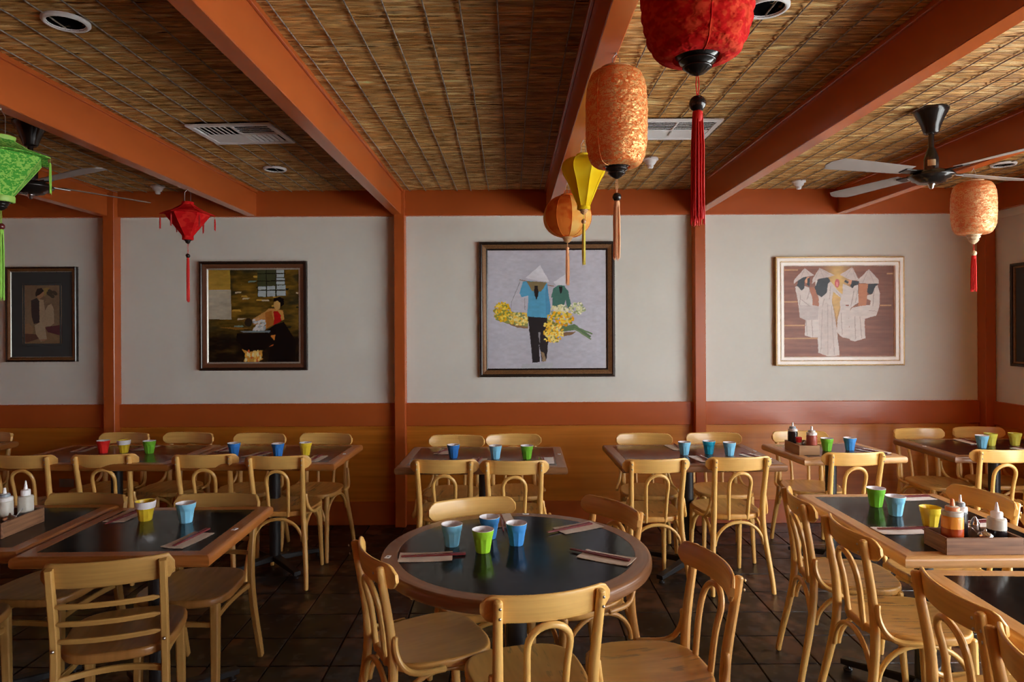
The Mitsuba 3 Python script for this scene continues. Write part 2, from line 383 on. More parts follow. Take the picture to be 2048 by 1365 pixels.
# right wall timber near the corner
trim(box(XR - .032, XR, WY1 + .05, YB - .1, .805, .992, .003), 'terracotta chair rail on the right wall')
trim(box(XR - .045, XR, YF, YB - .1, 2.512, ZC + .01, .003), 'terracotta beam along the top of the right wall')
part('wall_right', 'wood_panel', flat(box(XR - .014, XR, WY1 + .05, YB - .1, .185, .805, .001), 'veneer'), 'varnished veneer dado panel')
struct('baseboard_right', flat(box(XR - .026, XR, YF, YB - .1, 0, .19, .003), 'terracotta'), 'terracotta skirting board on the right wall')
BEAMS = [-4.46, -3.31, -2.135, -0.954, 0.286, 1.468, 2.643]
BN = ['outermost left', 'second from left, above the left post', 'third from left, the red lantern hangs from it', 'fourth from left, above the post left of the flower picture',
      'central, four lanterns hang from it', 'right of centre, above the post right of the flower picture', 'on the right, beside the fan']
for x, n in zip(BEAMS, BN):
    y1 = YB - (.1005 if x in (-3.31, -.954, 1.468) else .0455)
    t = trim(box(x, x + .075, YF, y1, 2.514, ZC + .01, .003), f'terracotta ceiling beam, {n}')
    for s, q in ((-1, x), (1, x + .075)):
        part(t, 'moulding', flat(box(min(q, q + s * .014), max(q, q + s * .014), YF, y1, ZC - .022, ZC + .005, .003), 'terracotta'))

# reed matting of the ceiling
rr = np.random.default_rng(11)
HOLES = [(-1.60, 2.424), (-1.638, 4.673), (.893, 2.341), (3.40, 4.64)]
VENTS = [(-1.515, 3.80), (.90, 3.755)]
def cut(v, f):
    c = v[f].mean(1); ok = np.ones(len(f), bool)
    for x, y in HOLES: ok &= np.hypot(c[:, 0] - x, c[:, 1] - y) > .068
    for x, y in VENTS: ok &= (np.abs(c[:, 0] - x) > .215) | (np.abs(c[:, 1] - y) > .165)
    return f[ok]
edges = [XL] + [e for x in BEAMS for e in (x, x + .075)] + [XR - .045]
def reeds(x0, x1, y0, y1, rg):
    ys = np.arange(y0, y1, .0076); n = len(ys); L = 26
    t = np.linspace(0, 1, L)
    X = x0 + (x1 - x0) * t[None] + np.zeros((n, 1))
    ph = rg.uniform(0, 6.28, (n, 3)); fr = rg.uniform(3, 14, (n, 3))
    wob = sum(np.sin(t[None] * fr[:, k:k + 1] + ph[:, k:k + 1]) for k in range(3)) / 3
    Yc = ys[:, None] + rg.normal(0, .0018, (n, 1)) + wob * .0034 + rg.normal(0, .0010, (n, L))
    Zc = ZC + .004 + rg.normal(0, .0012, (n, 1)) + rg.normal(0, .0014, (n, L))
    r = (rg.uniform(.0042, .0066, (n, 1)) * (1 + rg.normal(0, .12, (n, L))))
    ang = np.array([PI * 1.02, PI * 1.36, PI * 1.64, PI * 1.98])
    V = np.stack([np.repeat(X[..., None], 4, -1), Yc[..., None] + r[..., None] * np.cos(ang), Zc[..., None] + r[..., None] * np.sin(ang)], -1)
    base = np.stack([np.array([.54, .300, .098]), np.array([.44, .212, .058]), np.array([.65, .425, .18]), np.array([.32, .140, .036])])
    cl = rg.choice(4, (n, L // 3 + 1), p=[.40, .30, .17, .13]); cl = np.repeat(cl, 3, 1)[:, :L]
    c = base[cl] * (1 + .20 * rg.normal(0, 1, (n, L, 1)) + .08 * rg.normal(0, 1, (n, 1, 1)))
    c = np.clip(np.repeat(c[:, :, None, :], 4, 2), .015, .75)
    i, k, a = np.meshgrid(np.arange(n), np.arange(L - 1), np.arange(3), indexing='ij')
    q = lambda ii, kk, aa: (ii * L + kk) * 4 + aa
    A, B, Cc, D = q(i, k, a), q(i, k + 1, a), q(i, k + 1, a + 1), q(i, k, a + 1)
    F = np.stack([np.stack([A, D, B], -1).reshape(-1, 3), np.stack([B, D, Cc], -1).reshape(-1, 3)], 1).reshape(-1, 3)
    return V.reshape(-1, 3), F, c.reshape(-1, 3)
for k in range(0, len(edges), 2):
    x0, x1 = edges[k], edges[k + 1]
    v, f, c = reeds(x0, x1, 1.2, YB - .03, rr)
    f = cut(v, f)
    part(CEIL, 'reed_matting', mikit.ply((v, f), 'reed', smooth=True, color=c), 'brown reed matting', 'stuff')
    n = max(2, int(round((x1 - x0) / .128)))
    for s in range(n):
        x = x0 + (s + .45) * (x1 - x0) / n
        yy = np.linspace(0.4, YB - .05, 70); w = np.random.default_rng(int(abs(x) * 1000))
        P = np.stack([x + w.normal(0, .0022, 70).cumsum() * .35 + (yy - 3) * w.normal(0, .003), yy, np.full(70, ZC - .0088) + w.normal(0, .0008, 70)], 1)
        part(CEIL, 'string', ply(tube(P, .0031, 5, tip=False), 'string_grey'))
    fib = []
    for q in range(70):
        px, py = rr.uniform(x0 + .02, x1 - .02), (rr.uniform(1.5, 5.4)); an = rr.normal(0, .9); Lf = rr.uniform(.012, .05)
        d = np.array([math.cos(an), math.sin(an), 0]); p0 = np.array([px, py, ZC - .006])
        P = [p0 + d * Lf * s2 + np.array([0, 0, -.008 * math.sin(PI * s2)]) for s2 in (0, .35, .7, 1)]
        fib.append(tube(P, .0008, 3, tip=False))
    part(CEIL, 'stray_straw', ply(join(*fib), 'straw'), 'loose straw ends', 'stuff')

# ------------------------------------------------------------------ fittings
def downlight(x, y, label):
    t = thing('recessed_downlight', label, 'ceiling light', None)
    M = T().translate([x, y, ZC])
    part(t, 'trim_ring', {**ply(lathe([(.060, -.010), (.062, -.016), (.066, -.018), (.072, -.018), (.078, -.012), (.078, -.004)], 40, cap=False), 'white_paint'), 'to_world': M})
    part(t, 'reflector', {**ply(lathe([(.002, .009), (.045, .008), (.058, .002), (.0615, -.015)], 40, cap=False), 'dark_hole'), 'to_world': M})
downlight(-1.60, 2.424, 'white ringed black recessed downlight in the upper left ceiling, nearest the camera on the left')
downlight(-1.638, 4.673, 'small white ringed recessed downlight between the vent and the back wall')
downlight(0.893, 2.341, 'white ringed recessed downlight beside the big red lantern')
downlight(3.40, 4.64, 'recessed downlight at the far right behind the fan')


def vent(x, y, label, swap):
    t = thing('ceiling_vent', label, 'air vent')
    M = T().translate([x, y, ZC - .012]).rotate([0, 0, 1], -3 if swap else 0)
    w, d = .235, .185
    part(t, 'frame', {**flat(join(box(-w, w, d - .03, d, -.012, 0), box(-w, w, -d, -d + .03, -.012, 0), box(-w, -w + .03, -d + .03, d - .03, -.012, 0), box(w - .03, w, -d + .03, d - .03, -.012, 0)), 'white_paint'), 'to_world': M})
    part(t, 'duct', {**flat(box(-w + .02, w - .02, -d + .02, d - .02, .001, .01), 'dark_hole'), 'to_world': M})
    if swap:
        part(t, 'divider', {**flat(join(box(-.008, .008, -d + .03, d - .03, -.01, 0), box(.0, w - .03, -.006, .010, -.01, 0)), 'white_paint'), 'to_world': M})
        for k in range(6):
            xx = -w + .05 + k * .029
            part(t, 'louvre', {**flat(move(rot_y(box(-.0125, .0125, -d + .03, -.004, -.0015, .0015, .0005), 22), xx, 0, -.006), 'white_paint'), 'to_world': M})
        part(t, 'blank_plate', {**flat(box(-w + .03, -.008, .002, d - .03, -.009, -.003), 'white_paint'), 'to_world': M})
        for k in range(5):
            yy = -d + .042 + k * .030
            part(t, 'louvre', {**flat(move(rot_x(box(.008, w - .03, -.009, .009, -.0015, .0015, .0005), 22), 0, yy, -.006), 'white_paint'), 'to_world': M})
        for k in range(6):
            xx = .025 + k * .030
            part(t, 'louvre', {**flat(move(rot_y(box(-.0085, .0085, .012, d - .03, -.0015, .0015, .0005), -22), xx, 0, -.006), 'white_paint'), 'to_world': M})
    else:
        part(t, 'divider', {**flat(box(-.006, .006, -d + .03, .0, -.012, 0), 'white_paint'), 'to_world': M})
        part(t, 'blank_plate', {**flat(box(-w + .03, w - .03, .0, d - .03, -.010, -.003), 'white_paint'), 'to_world': M})
        part(t, 'latch', {**flat(box(-.004, .004, .01, .09, -.016, -.009), 'steel'), 'to_world': M})
        for k in range(5):
            yy = -d + .048 + k * .028
            for s in (-1, 1):
                part(t, 'louvre', {**flat(move(rot_x(box(*sorted((s * .008, s * (w - .03))), -.008, .008, -.0015, .0015, .0005), 22), 0, yy, -.006), 'white_paint'), 'to_world': M})


def rot_y(m, a):
    v = np.array(m[0]); c, s = math.cos(math.radians(a)), math.sin(math.radians(a))
    return np.stack([v[:, 0] * c + v[:, 2] * s, v[:, 1], -v[:, 0] * s + v[:, 2] * c], 1), m[1], m[2]
def rot_x(m, a):
    v = np.array(m[0]); c, s = math.cos(math.radians(a)), math.sin(math.radians(a))
    return np.stack([v[:, 0], v[:, 1] * c - v[:, 2] * s, v[:, 1] * s + v[:, 2] * c], 1), m[1], m[2]
vent(-1.515, 3.80, 'white louvred air vent in the ceiling bay left of the flower picture', True)
vent(0.90, 3.755, 'white louvred air vent behind the tassel of the big red lantern', False)


def detector(x, y, label):
    t = thing('ceiling_detector', label, 'smoke detector'); M = T().translate([x, y, ZC - .008])
    part(t, 'base', {**ply(lathe([(.05, .006), (.052, -.004), (.05, -.008), (.02, -.009)], 28), 'white_paint'), 'to_world': M})
    part(t, 'housing', {**ply(lathe([(.04, -.006), (.036, -.025), (.026, -.036), (.022, -.038)], 28), 'white_paint'), 'to_world': M})
    part(t, 'sensor', {**ply(lathe([(.02, -.036), (.020, -.052), (.016, -.060), (.002, -.061)], 24), 'white_paint'), 'to_world': M})
detector(-2.74, 5.22, 'small white cone-shaped detector on the ceiling above the red diamond lantern')
detector(2.21, 5.16, 'small white dome detector on the ceiling left of the right fan')
detector(0.925, 4.45, 'small white detector on the ceiling right of the tall orange lantern')


def fan(x, y, a0, label):
    t = thing('ceiling_fan', label, 'ceiling fan'); M = T().translate([x, y, 0])
    P = lambda n, m, b, l=None: part(t, n, {**ply(m, b), 'to_world': M}, l)
    P('canopy', lathe([(.082, ZC - .002), (.084, ZC - .010), (.074, ZC - .028), (.058, ZC - .058), (.044, ZC - .095), (.036, ZC - .122), (.030, ZC - .130), (.012, ZC - .132)], 36), 'black_gloss')
    P('downrod', lathe([(.013, 2.46), (.013, 2.60)], 20), 'black_gloss')
    P('coupling', lathe([(.030, 2.40), (.034, 2.405), (.034, 2.462), (.030, 2.475), (.022, 2.50), (.014, 2.52)], 28), 'black_gloss')
    st = loft([[(.0347 * math.sin(q), -.0347 * math.cos(q), z) for q in np.linspace(-1.05, .05, 9)] + [(.0342 * math.sin(q), -.0342 * math.cos(q), z) for q in np.linspace(.05, -1.05, 9)] for z in (2.42, 2.452)])
    stk = P('sticker', st, 'sticker', 'cream rating label')
    P('motor', lathe([(.035, 2.402), (.060, 2.400), (.095, 2.388), (.108, 2.374), (.106, 2.366), (.092, 2.360), (.090, 2.352), (.070, 2.346), (.066, 2.338), (.045, 2.333), (.018, 2.330)], 40), 'black_gloss')
    P('finial', lathe([(.016, 2.333), (.018, 2.327), (.012, 2.322), (.011, 2.312), (.006, 2.306), (.001, 2.305)], 20), 'chrome')
    for k in range(4):
        M2 = T().translate([x, y, 2.392]).rotate([0, 0, 1], a0 + 90 * k).rotate([1, 0, 0], 9)
        part(t, 'blade_bracket', {**ply(bar([(.085, 0, -.004), (.13, 0, -.006), (.19, 0, -.006)], .05, .006, (0, 1, 0)), 'black_gloss'), 'to_world': M2})
        out = []
        for s in np.linspace(0, 1, 14):
            xx = .16 + .50 * s; hw = .052 + .020 * s
            if s > .88: hw *= math.sqrt(max(0.08, 1 - ((s - .88) / .125) ** 2))
            out.append([(xx, hw * math.cos(q), .003 * math.sin(q)) for q in np.linspace(0, 2 * PI, 12, endpoint=False)])
        part(t, 'blade', {**ply(loft(out), 'fan_blade'), 'to_world': M2})
fan(2.17, 3.47, 18, 'black ceiling fan with four grey blades on the right, above the orange lantern')
fan(-2.585, 3.62, 60, 'black ceiling fan half hidden behind the green lantern on the left')

t = thing('power_outlet', 'grey double power outlet low on the back wall under the left tables', 'power outlet')
part(t, 'plate', flat(box(-3.685, -3.57, YB - .022, YB - .012, .32, .388, .003), 'socket_plastic'))
for x in (-3.66, -3.60):
    part(t, 'switch', flat(box(x - .008, x + .008, YB - .027, YB - .020, .362, .378, .002), 'socket_plastic'))
    part(t, 'socket', flat(box(x - .010, x + .010, YB - .0245, YB - .0215, .332, .352, .0005), 'socket_plastic'))

# ------------------------------------------------------------------ pictures
def poly(pts): return shapely.Polygon(pts)
def ell(x, y, a, b, rot=0.0):
    return shapely.affinity.rotate(shapely.affinity.scale(shapely.Point(x, y).buffer(1, 12), a, b), rot, origin=(x, y))
import shapely.affinity


def canvas_mesh(w, h, nx, ny, draw, seed, jit=0.0035):
    """A flat canvas in the xz plane facing -y; draw(X, Y) -> list of (shape or mask, sRGB colour) in picture units, x right, y down, 0..1."""
    u, v = np.meshgrid(np.linspace(0, 1, nx), np.linspace(0, 1, ny))
    p = np.stack([u, v, np.zeros_like(u)], -1)
    n1 = meshkit.fbm(p * [40, 40, 1], 3, seed) - .5; n2 = meshkit.fbm(p * [40, 40, 1] + 7.7, 3, seed + 9) - .5
    X, Y = u + n1 * jit * 2, v + n2 * jit * 2
    col = np.zeros((ny, nx, 3))
    for s, c in draw(u, v):
        m = s if isinstance(s, np.ndarray) else shapely.contains_xy(s, X, Y).astype(float)
        c = lin(c) if np.ndim(c) == 1 else c
        col = col * (1 - m[..., None]) + c * m[..., None]
    st = meshkit.fbm(p * [26, 48, 1], 4, seed + 3) - .5
    col = np.clip(col * (1 + .24 * st[..., None]), .002, .95)
    V = np.stack([(u - .5) * w, np.zeros_like(u), (.5 - v) * h], -1).reshape(-1, 3)
    i, j = np.meshgrid(np.arange(ny - 1), np.arange(nx - 1), indexing='ij'); a = (i * nx + j).ravel()
    F = np.vstack([np.stack([a, a + nx, a + 1], 1), np.stack([a + 1, a + nx, a + nx + 1], 1)])
    return V, F, col.reshape(-1, 3)


def ring_frame(w, h, prof):
    """Mitred frame round w x h (outer) from profile points (inset from the outer edge, depth toward the viewer): four boards."""
    out = []
    for (ax, az, L, nx, nz) in ((1, 0, w, 0, 1), (1, 0, w, 0, -1), (0, 1, h, 1, 0), (0, 1, h, -1, 0)):
        half = (h if nz else w) / 2; rings = []
        for s in (-1, 1):
            ring = []
            for ins, dep in prof:
                o = half - ins; l = s * (L / 2 - ins)
                ring.append((ax * l + nx * o, -dep, az * l + nz * o))
            rings.append(ring)
        if (nz == 1) or (nx == -1): rings = rings[::-1]
        out.append(loft(rings))
    return out


def picture(label, x, z, w, h, frame, cw, ch, draw, nx, ny, seed, M=None, mats=()):
    t = thing('framed_picture', label, 'picture')
    M = M or T().translate([x, YB - .003, z])
    for mt, prof in zip(mats, frame):
        for b in ring_frame(w, h, prof):
            part(t, 'frame_board', {**angle(b, mt, 30), 'to_world': M})
    V, F, c = canvas_mesh(cw, ch, nx, ny, draw, seed)
    V = V + [0, -.012, 0]
    part(t, 'canvas', {**mikit.ply((V, F), 'canvas', smooth=False, color=c), 'to_world': M}, 'painted picture')
    return t, M


def nrm(pts, x0, y0, w, h): return [((a - x0) / w, (b - y0) / h) for a, b in pts]


def draw_flowers(u, v):
    N = lambda *p: poly(nrm(p, 165, 178, 1050, 1044))
    rg = np.random.default_rng(3); o = []
    one = np.ones_like(u)
    bg = lin((196, 198, 210)) * (1 - .10 * v[..., None]) * (1 + .05 * np.sin(u[..., None] * 9))
    o.append((one, bg))
    o.append((np.exp(-((u - .5) / .16) ** 2 - ((v - .22) / .10) ** 2) * .35, (168, 170, 184)))
    o.append((N((470, 1175), (740, 1165), (730, 1215), (460, 1215)), (180, 186, 192)))
    def line(p, q, wd, c):
        a, b = nrm([p, q], 165, 178, 1050, 1044); o.append((shapely.LineString([a, b]).buffer(wd), c))
    o.append((N((1075, 935), (1060, 955), (930, 880), (800, 900), (810, 850), (930, 830)), (96, 128, 92)))
    line((930, 850), (1080, 915), .006, (104, 138, 96)); line((930, 870), (1070, 960), .006, (120, 148, 104))
    o.append((N((800, 905), (945, 895), (900, 925), (830, 935)), (140, 108, 76)))
    o.append((N((320, 815), (525, 850), (520, 868), (430, 858)), (142, 112, 78)))
    o.append((N((330, 700), (520, 760), (520, 850), (330, 820), (240, 790), (260, 700)), (150, 158, 90)))
    # second figure
    o.append((N((725, 600), (745, 520), (790, 490), (840, 492), (875, 540), (905, 690), (900, 720), (870, 690), (850, 620), (835, 695), (735, 685), (740, 600)), (70, 122, 110)))
    o.append((N((795, 500), (825, 500), (822, 555), (806, 562)), (30, 32, 36)))
    o.append((N((748, 465), (855, 395), (880, 490), (770, 490)), (216, 218, 226)))
    line((455, 443), (750, 500), .0035, (150, 120, 100)); line((455, 460), (380, 640), .002, (140, 140, 150)); line((380, 640), (375, 740), .002, (150, 150, 158))
    line((495, 600), (495, 700), .002, (140, 140, 150))
    for cx, cy, a, b, n, cs in ((300, 720, 75, 85, 150, ((232, 196, 40), (244, 222, 90), (214, 170, 30), (150, 160, 70))), (450, 780, 95, 55, 150, ((236, 216, 110), (244, 232, 160), (226, 190, 60), (140, 156, 84))),
                                (800, 700, 90, 35, 80, ((238, 236, 200), (226, 226, 170), (150, 170, 120))), (955, 695, 70, 48, 70, ((240, 240, 214), (216, 220, 170), (160, 178, 130))),
                                (800, 785, 125, 62, 190, ((240, 186, 30), (248, 214, 70), (226, 160, 24), (244, 226, 120), (150, 150, 60))), (745, 905, 85, 85, 170, ((242, 196, 36), (250, 224, 110), (230, 166, 28), (246, 232, 150), (140, 140, 60)))):
        for q in range(n):
            r, th = math.sqrt(rg.uniform(0, 1)), rg.uniform(0, 6.28)
            o.append((ell(*nrm([(cx + a * r * math.cos(th), cy + b * r * math.sin(th))], 165, 178, 1050, 1044)[0], rg.uniform(.007, .014), rg.uniform(.006, .011), rg.uniform(0, 180)), cs[rg.integers(len(cs))]))
    # main figure
    o.append((N((520, 755), (690, 770), (700, 985), (680, 1150), (640, 1150), (620, 1000), (625, 1160), (560, 1165), (540, 930)), (34, 32, 36)))
    o.append((N((612, 900), (632, 900), (625, 1000)), (150, 150, 156)))
    o.append((N((632, 1065), (660, 1075), (682, 1150), (650, 1158)), (150, 128, 98)))
    o.append((N((480, 460), (520, 450), (690, 470), (720, 690), (712, 745), (690, 745), (688, 775), (515, 762), (528, 580), (470, 595), (450, 560)), (88, 168, 206)))
    o.append((N((690, 480), (722, 690), (712, 748), (680, 745), (675, 560)), (78, 152, 192)))
    o.append((N((510, 455), (690, 465), (640, 545), (560, 540)), (134, 120, 84)))
    o.append((N((582, 495), (612, 495), (616, 575), (598, 618), (578, 575)), (30, 26, 26)))
    o.append((N((505, 425), (632, 315), (712, 462), (600, 452)), (222, 224, 232)))
    for q in range(60):
        cx, cy = rg.uniform(665, 760), rg.uniform(820, 985)
        o.append((ell(*nrm([(cx, cy)], 165, 178, 1050, 1044)[0], .010, .008, rg.uniform(0, 180)), ((244, 206, 60), (250, 230, 130), (226, 170, 36))[rg.integers(3)]))
    return o


def draw_women(u, v):
    N = lambda *p: poly(nrm(p, 188, 172, 1268, 1050))
    o = []; p = np.stack([u * 3, v * 46, u * 0], -1)
    st = meshkit.fbm(p, 3, 4)[..., None]
    base = lin((120, 72, 62)) * (1 - st) + lin((160, 108, 86)) * st
    base = base * (1 - .35 * np.clip((u - .75) * 4, 0, 1)[..., None] * .8)
    o.append((np.ones_like(u), base))
    g = np.exp(-((u - .49) / .09) ** 2 - ((v - .25) / .30) ** 2)
    o.append((np.clip(g * 1.2, 0, 1), (222, 186, 112)))
    o.append((N((745, 540), (850, 540), (800, 790)), (214, 176, 108)))
    for (x0, x1, y) in ((190, 360, 590), (210, 440, 855), (205, 600, 1000), (1280, 1410, 635), (200, 370, 235), (1360, 1450, 280)):
        m = np.exp(-((v - (y - 172) / 1050) / .007) ** 2) * (u > (x0 - 188) / 1268) * (u < (x1 - 188) / 1268)
        o.append((m * .8, (214, 170, 120)))
    hat, ink, dress, shade = (206, 194, 188), (44, 50, 58), (214, 206, 200), (196, 186, 182)
    o.append((N((1050, 390), (1150, 390), (1130, 640), (1040, 640)), (196, 128, 88)))
    o.append((N((500, 430), (600, 430), (600, 640), (520, 640)), (176, 112, 82)))
    # left seated woman
    o.append((N((335, 420), (400, 400), (490, 430), (530, 560), (530, 630), (600, 640), (600, 985), (520, 990), (440, 965), (450, 790), (385, 760), (375, 640)), dress))
    o.append((N((385, 620), (530, 640), (600, 640), (590, 790), (450, 795), (385, 765)), shade))
    o.append((N((440, 330), (490, 310), (500, 390), (450, 380)), (220, 160, 124)))
    o.append((N((380, 320), (470, 310), (440, 360), (438, 440), (410, 465), (355, 410)), ink)); o.append((N((475, 330), (500, 320), (500, 425), (470, 400)), ink))
    o.append((N((318, 390), (330, 340), (445, 212), (550, 295), (420, 320)), hat))
    # right seated woman
    o.append((N((1215, 420), (1260, 410), (1282, 500), (1275, 640), (1240, 750), (1110, 785), (1118, 1000), (1000, 1038), (945, 1020), (930, 720), (970, 660), (1100, 635), (1170, 630), (1180, 580), (1135, 560), (1140, 520), (1190, 510)), dress))
    o.append((N((1155, 395), (1260, 390), (1225, 430), (1200, 500), (1165, 515), (1140, 480)), ink))
    o.append((N((1025, 380), (1035, 350), (1160, 228), (1270, 350), (1272, 388), (1150, 392)), hat))
    # second from right
    o.append((N((870, 390), (960, 430), (1040, 400), (1045, 600), (960, 660), (930, 740), (945, 1010), (850, 985), (800, 930), (805, 800), (840, 680), (835, 600), (865, 500)), dress))
    o.append((N((895, 625), (940, 625), (935, 642), (905, 640)), (150, 90, 70)))
    o.append((N((930, 345), (975, 350), (965, 400), (925, 395)), (220, 160, 124)))
    o.append((N((975, 355), (1050, 365), (1040, 405), (1000, 410), (975, 442), (950, 420)), ink)); o.append((N((900, 345), (935, 370), (925, 390), (885, 370)), ink))
    o.append((N((838, 290), (975, 205), (1052, 355), (950, 350)), hat))
    for a, b in (((400, 560), (500, 640)), ((395, 520), (385, 620)), ((500, 470), (470, 560)), ((455, 800), (470, 960)), ((520, 800), (530, 980)), ((990, 470), (960, 640)), ((1035, 470), (1010, 600)), ((850, 720), (860, 960)), ((1000, 760), (1010, 1010)), ((1060, 760), (1075, 1000)), ((1215, 470), (1205, 640)), ((1160, 690), (1240, 700))):
        q = nrm([a, b], 188, 172, 1268, 1050); o.append((shapely.LineString(q).buffer(.004), (184, 172, 166)))
    for a, b in (((445, 215), (400, 325)), ((445, 215), (500, 300)), ((975, 208), (900, 310)), ((975, 208), (1010, 345)), ((1160, 230), (1090, 380)), ((1160, 230), (1215, 385))):
        q = nrm([a, b], 188, 172, 1268, 1050); o.append((shapely.LineString(q).buffer(.0025), (186, 172, 166)))
    # standing woman
    o.append((N((565, 350), (560, 420), (600, 560), (600, 660), (585, 960), (590, 1160), (720, 1210), (828, 1190), (800, 900), (745, 580), (760, 480), (860, 560), (880, 530), (790, 440), (740, 370)), dress))
    o.append((N((600, 640), (690, 600), (770, 690), (800, 960), (700, 1190), (640, 1180), (600, 900)), (206, 196, 190)))
    o.append((N((600, 335), (700, 310), (730, 360), (700, 400), (690, 490), (630, 540), (580, 510), (553, 430)), ink))
    for a, b in (((640, 680), (620, 1150)), ((700, 620), (700, 1180)), ((740, 640), (770, 1180)), ((660, 560), (640, 640)), ((790, 470), (850, 540)), ((730, 420), (720, 560))):
        q = nrm([a, b], 188, 172, 1268, 1050); o.append((shapely.LineString(q).buffer(.0045), (190, 179, 173)))
    o.append((N((525, 390), (535, 330), (610, 212), (780, 295), (700, 320), (600, 335)), hat))
    for a, b in (((610, 214), (560, 345)), ((610, 214), (660, 325)), ((610, 214), (740, 300))):
        q = nrm([a, b], 188, 172, 1268, 1050); o.append((shapely.LineString(q).buffer(.0025), (186, 172, 166)))
    o.append((ell(*nrm([(805, 385)], 188, 172, 1268, 1050)[0], .022, .045), (206, 96, 96)))
    o.append((ell(*nrm([(805, 395)], 188, 172, 1268, 1050)[0], .012, .025), (236, 150, 150)))
    return o


def draw_cook(u, v):
    N = lambda *p: poly(nrm(p, 140, 165, 1040, 1070))
    o = []; rg = np.random.default_rng(8)
    a = meshkit.fbm(np.stack([u * 7, v * 24, u * 0], -1), 4, 2)[..., None]
    b = meshkit.fbm(np.stack([u * 5 + 9, v * 12, u * 0], -1), 3, 6)[..., None]
    wall = lin((52, 46, 20)) * (1 - a) + lin((158, 118, 40)) * a ** 1.6
    wall = wall * (1 - .75 * np.clip((b - .5) * 5, 0, 1)) + lin((26, 40, 32)) * .75 * np.clip((b - .5) * 5, 0, 1)
    o.append((np.ones_like(u), wall))
    lp = lin((196, 176, 116)) * (1 - a * .4); lp = np.where(v[..., None] > .22, lin((196, 190, 168)) * (1 - .3 * a), lin((196, 158, 66)) * (1 - .45 * a))
    m = shapely.contains_xy(N((140, 165), (395, 165), (410, 740), (145, 735)), u, v).astype(float); o.append((m, lp))
    for q in range(26):
        x, y = rg.uniform(400, 1180), rg.uniform(180, 840); c = ((190, 150, 60), (120, 150, 140), (80, 70, 30), (200, 190, 160), (30, 34, 24))[rg.integers(5)]
        o.append((N((x, y), (x + rg.uniform(40, 110), y - 3), (x + rg.uniform(40, 110), y + rg.uniform(12, 26)), (x, y + 18)), c))
    o.append((N((700, 175), (1005, 170), (1025, 475), (705, 490)), (64, 70, 46)))
    for r in ((710, 365, 800, 482), (812, 360, 905, 478), (915, 355, 1022, 472), (915, 172, 1005, 260), (915, 270, 1012, 345)):
        o.append((N((r[0], r[1]), (r[2], r[1]), (r[2], r[3]), (r[0], r[3])), (176, 192, 196)))
    for y in (215, 300, 405): o.append((N((700, y), (1020, y - 6), (1020, y + 8), (700, y + 10)), (34, 36, 26)))
    for x in (800, 908): o.append((N((x, 172), (x + 10, 172), (x + 12, 488), (x + 2, 488)), (34, 36, 26)))
    dark = np.clip((v - .60) * 7, 0, 1) * np.clip(1.15 - .35 * a[..., 0], 0, 1)
    o.append((dark * .96, (9, 8, 6)))
    o.append((N((280, 830), (460, 825), (640, 845), (460, 858)), (130, 90, 34)))
    o.append((N((800, 870), (900, 800), (1000, 770), (1080, 900), (1140, 1000), (1120, 1230), (820, 1230), (860, 1000)), (6, 5, 5)))
    o.append((N((640, 740), (790, 650), (830, 615), (900, 615), (990, 640), (1005, 740), (880, 800), (800, 850), (780, 760), (700, 770)), (196, 142, 76)))
    o.append((N((790, 660), (860, 640), (890, 800), (805, 845)), (170, 104, 44)))
    o.append((N((880, 650), (930, 645), (965, 690), (972, 760), (880, 810), (890, 720)), (176, 24, 22)))
    o.append((N((890, 545), (930, 525), (965, 560), (955, 620), (915, 635), (888, 600)), (206, 164, 96)))
    o.append((N((882, 540), (890, 500), (950, 482), (1000, 510), (1005, 570), (960, 600), (960, 555), (925, 525)), (12, 10, 9)))
    o.append((ell(*nrm([(600, 775)], 140, 165, 1040, 1070)[0], .040, .046), (40, 34, 26)))
    o.append((N((640, 740), (720, 715), (740, 790), (660, 800)), (206, 160, 110)))
    for q in range(40):
        x, y = rg.uniform(655, 785), rg.uniform(750, 870); o.append((ell(*nrm([(x, y)], 140, 165, 1040, 1070)[0], .016, .014), ((206, 214, 214), (170, 182, 186), (220, 222, 220))[rg.integers(3)]))
    o.append((N((500, 872), (850, 868), (840, 890), (540, 888)), (120, 140, 146)))
    o.append((N((470, 900), (860, 890), (880, 990), (780, 1090), (560, 1080), (460, 980)), (5, 5, 6)))
    o.append((N((845, 925), (905, 915), (890, 980)), (206, 130, 56))); o.append((N((830, 1055), (882, 1020), (878, 1040)), (190, 90, 40)))
    o.append((N((520, 1075), (600, 1110), (760, 1090), (740, 1170), (765, 1190), (700, 1228), (540, 1220), (575, 1150)), (206, 150, 62)))
    for q in range(30):
        x, y = rg.uniform(560, 745), rg.uniform(1105, 1220); o.append((ell(*nrm([(x, y)], 140, 165, 1040, 1070)[0], .012, .024), ((238, 206, 120), (226, 170, 60), (206, 90, 40), (240, 226, 170))[rg.integers(4)]))
    return o


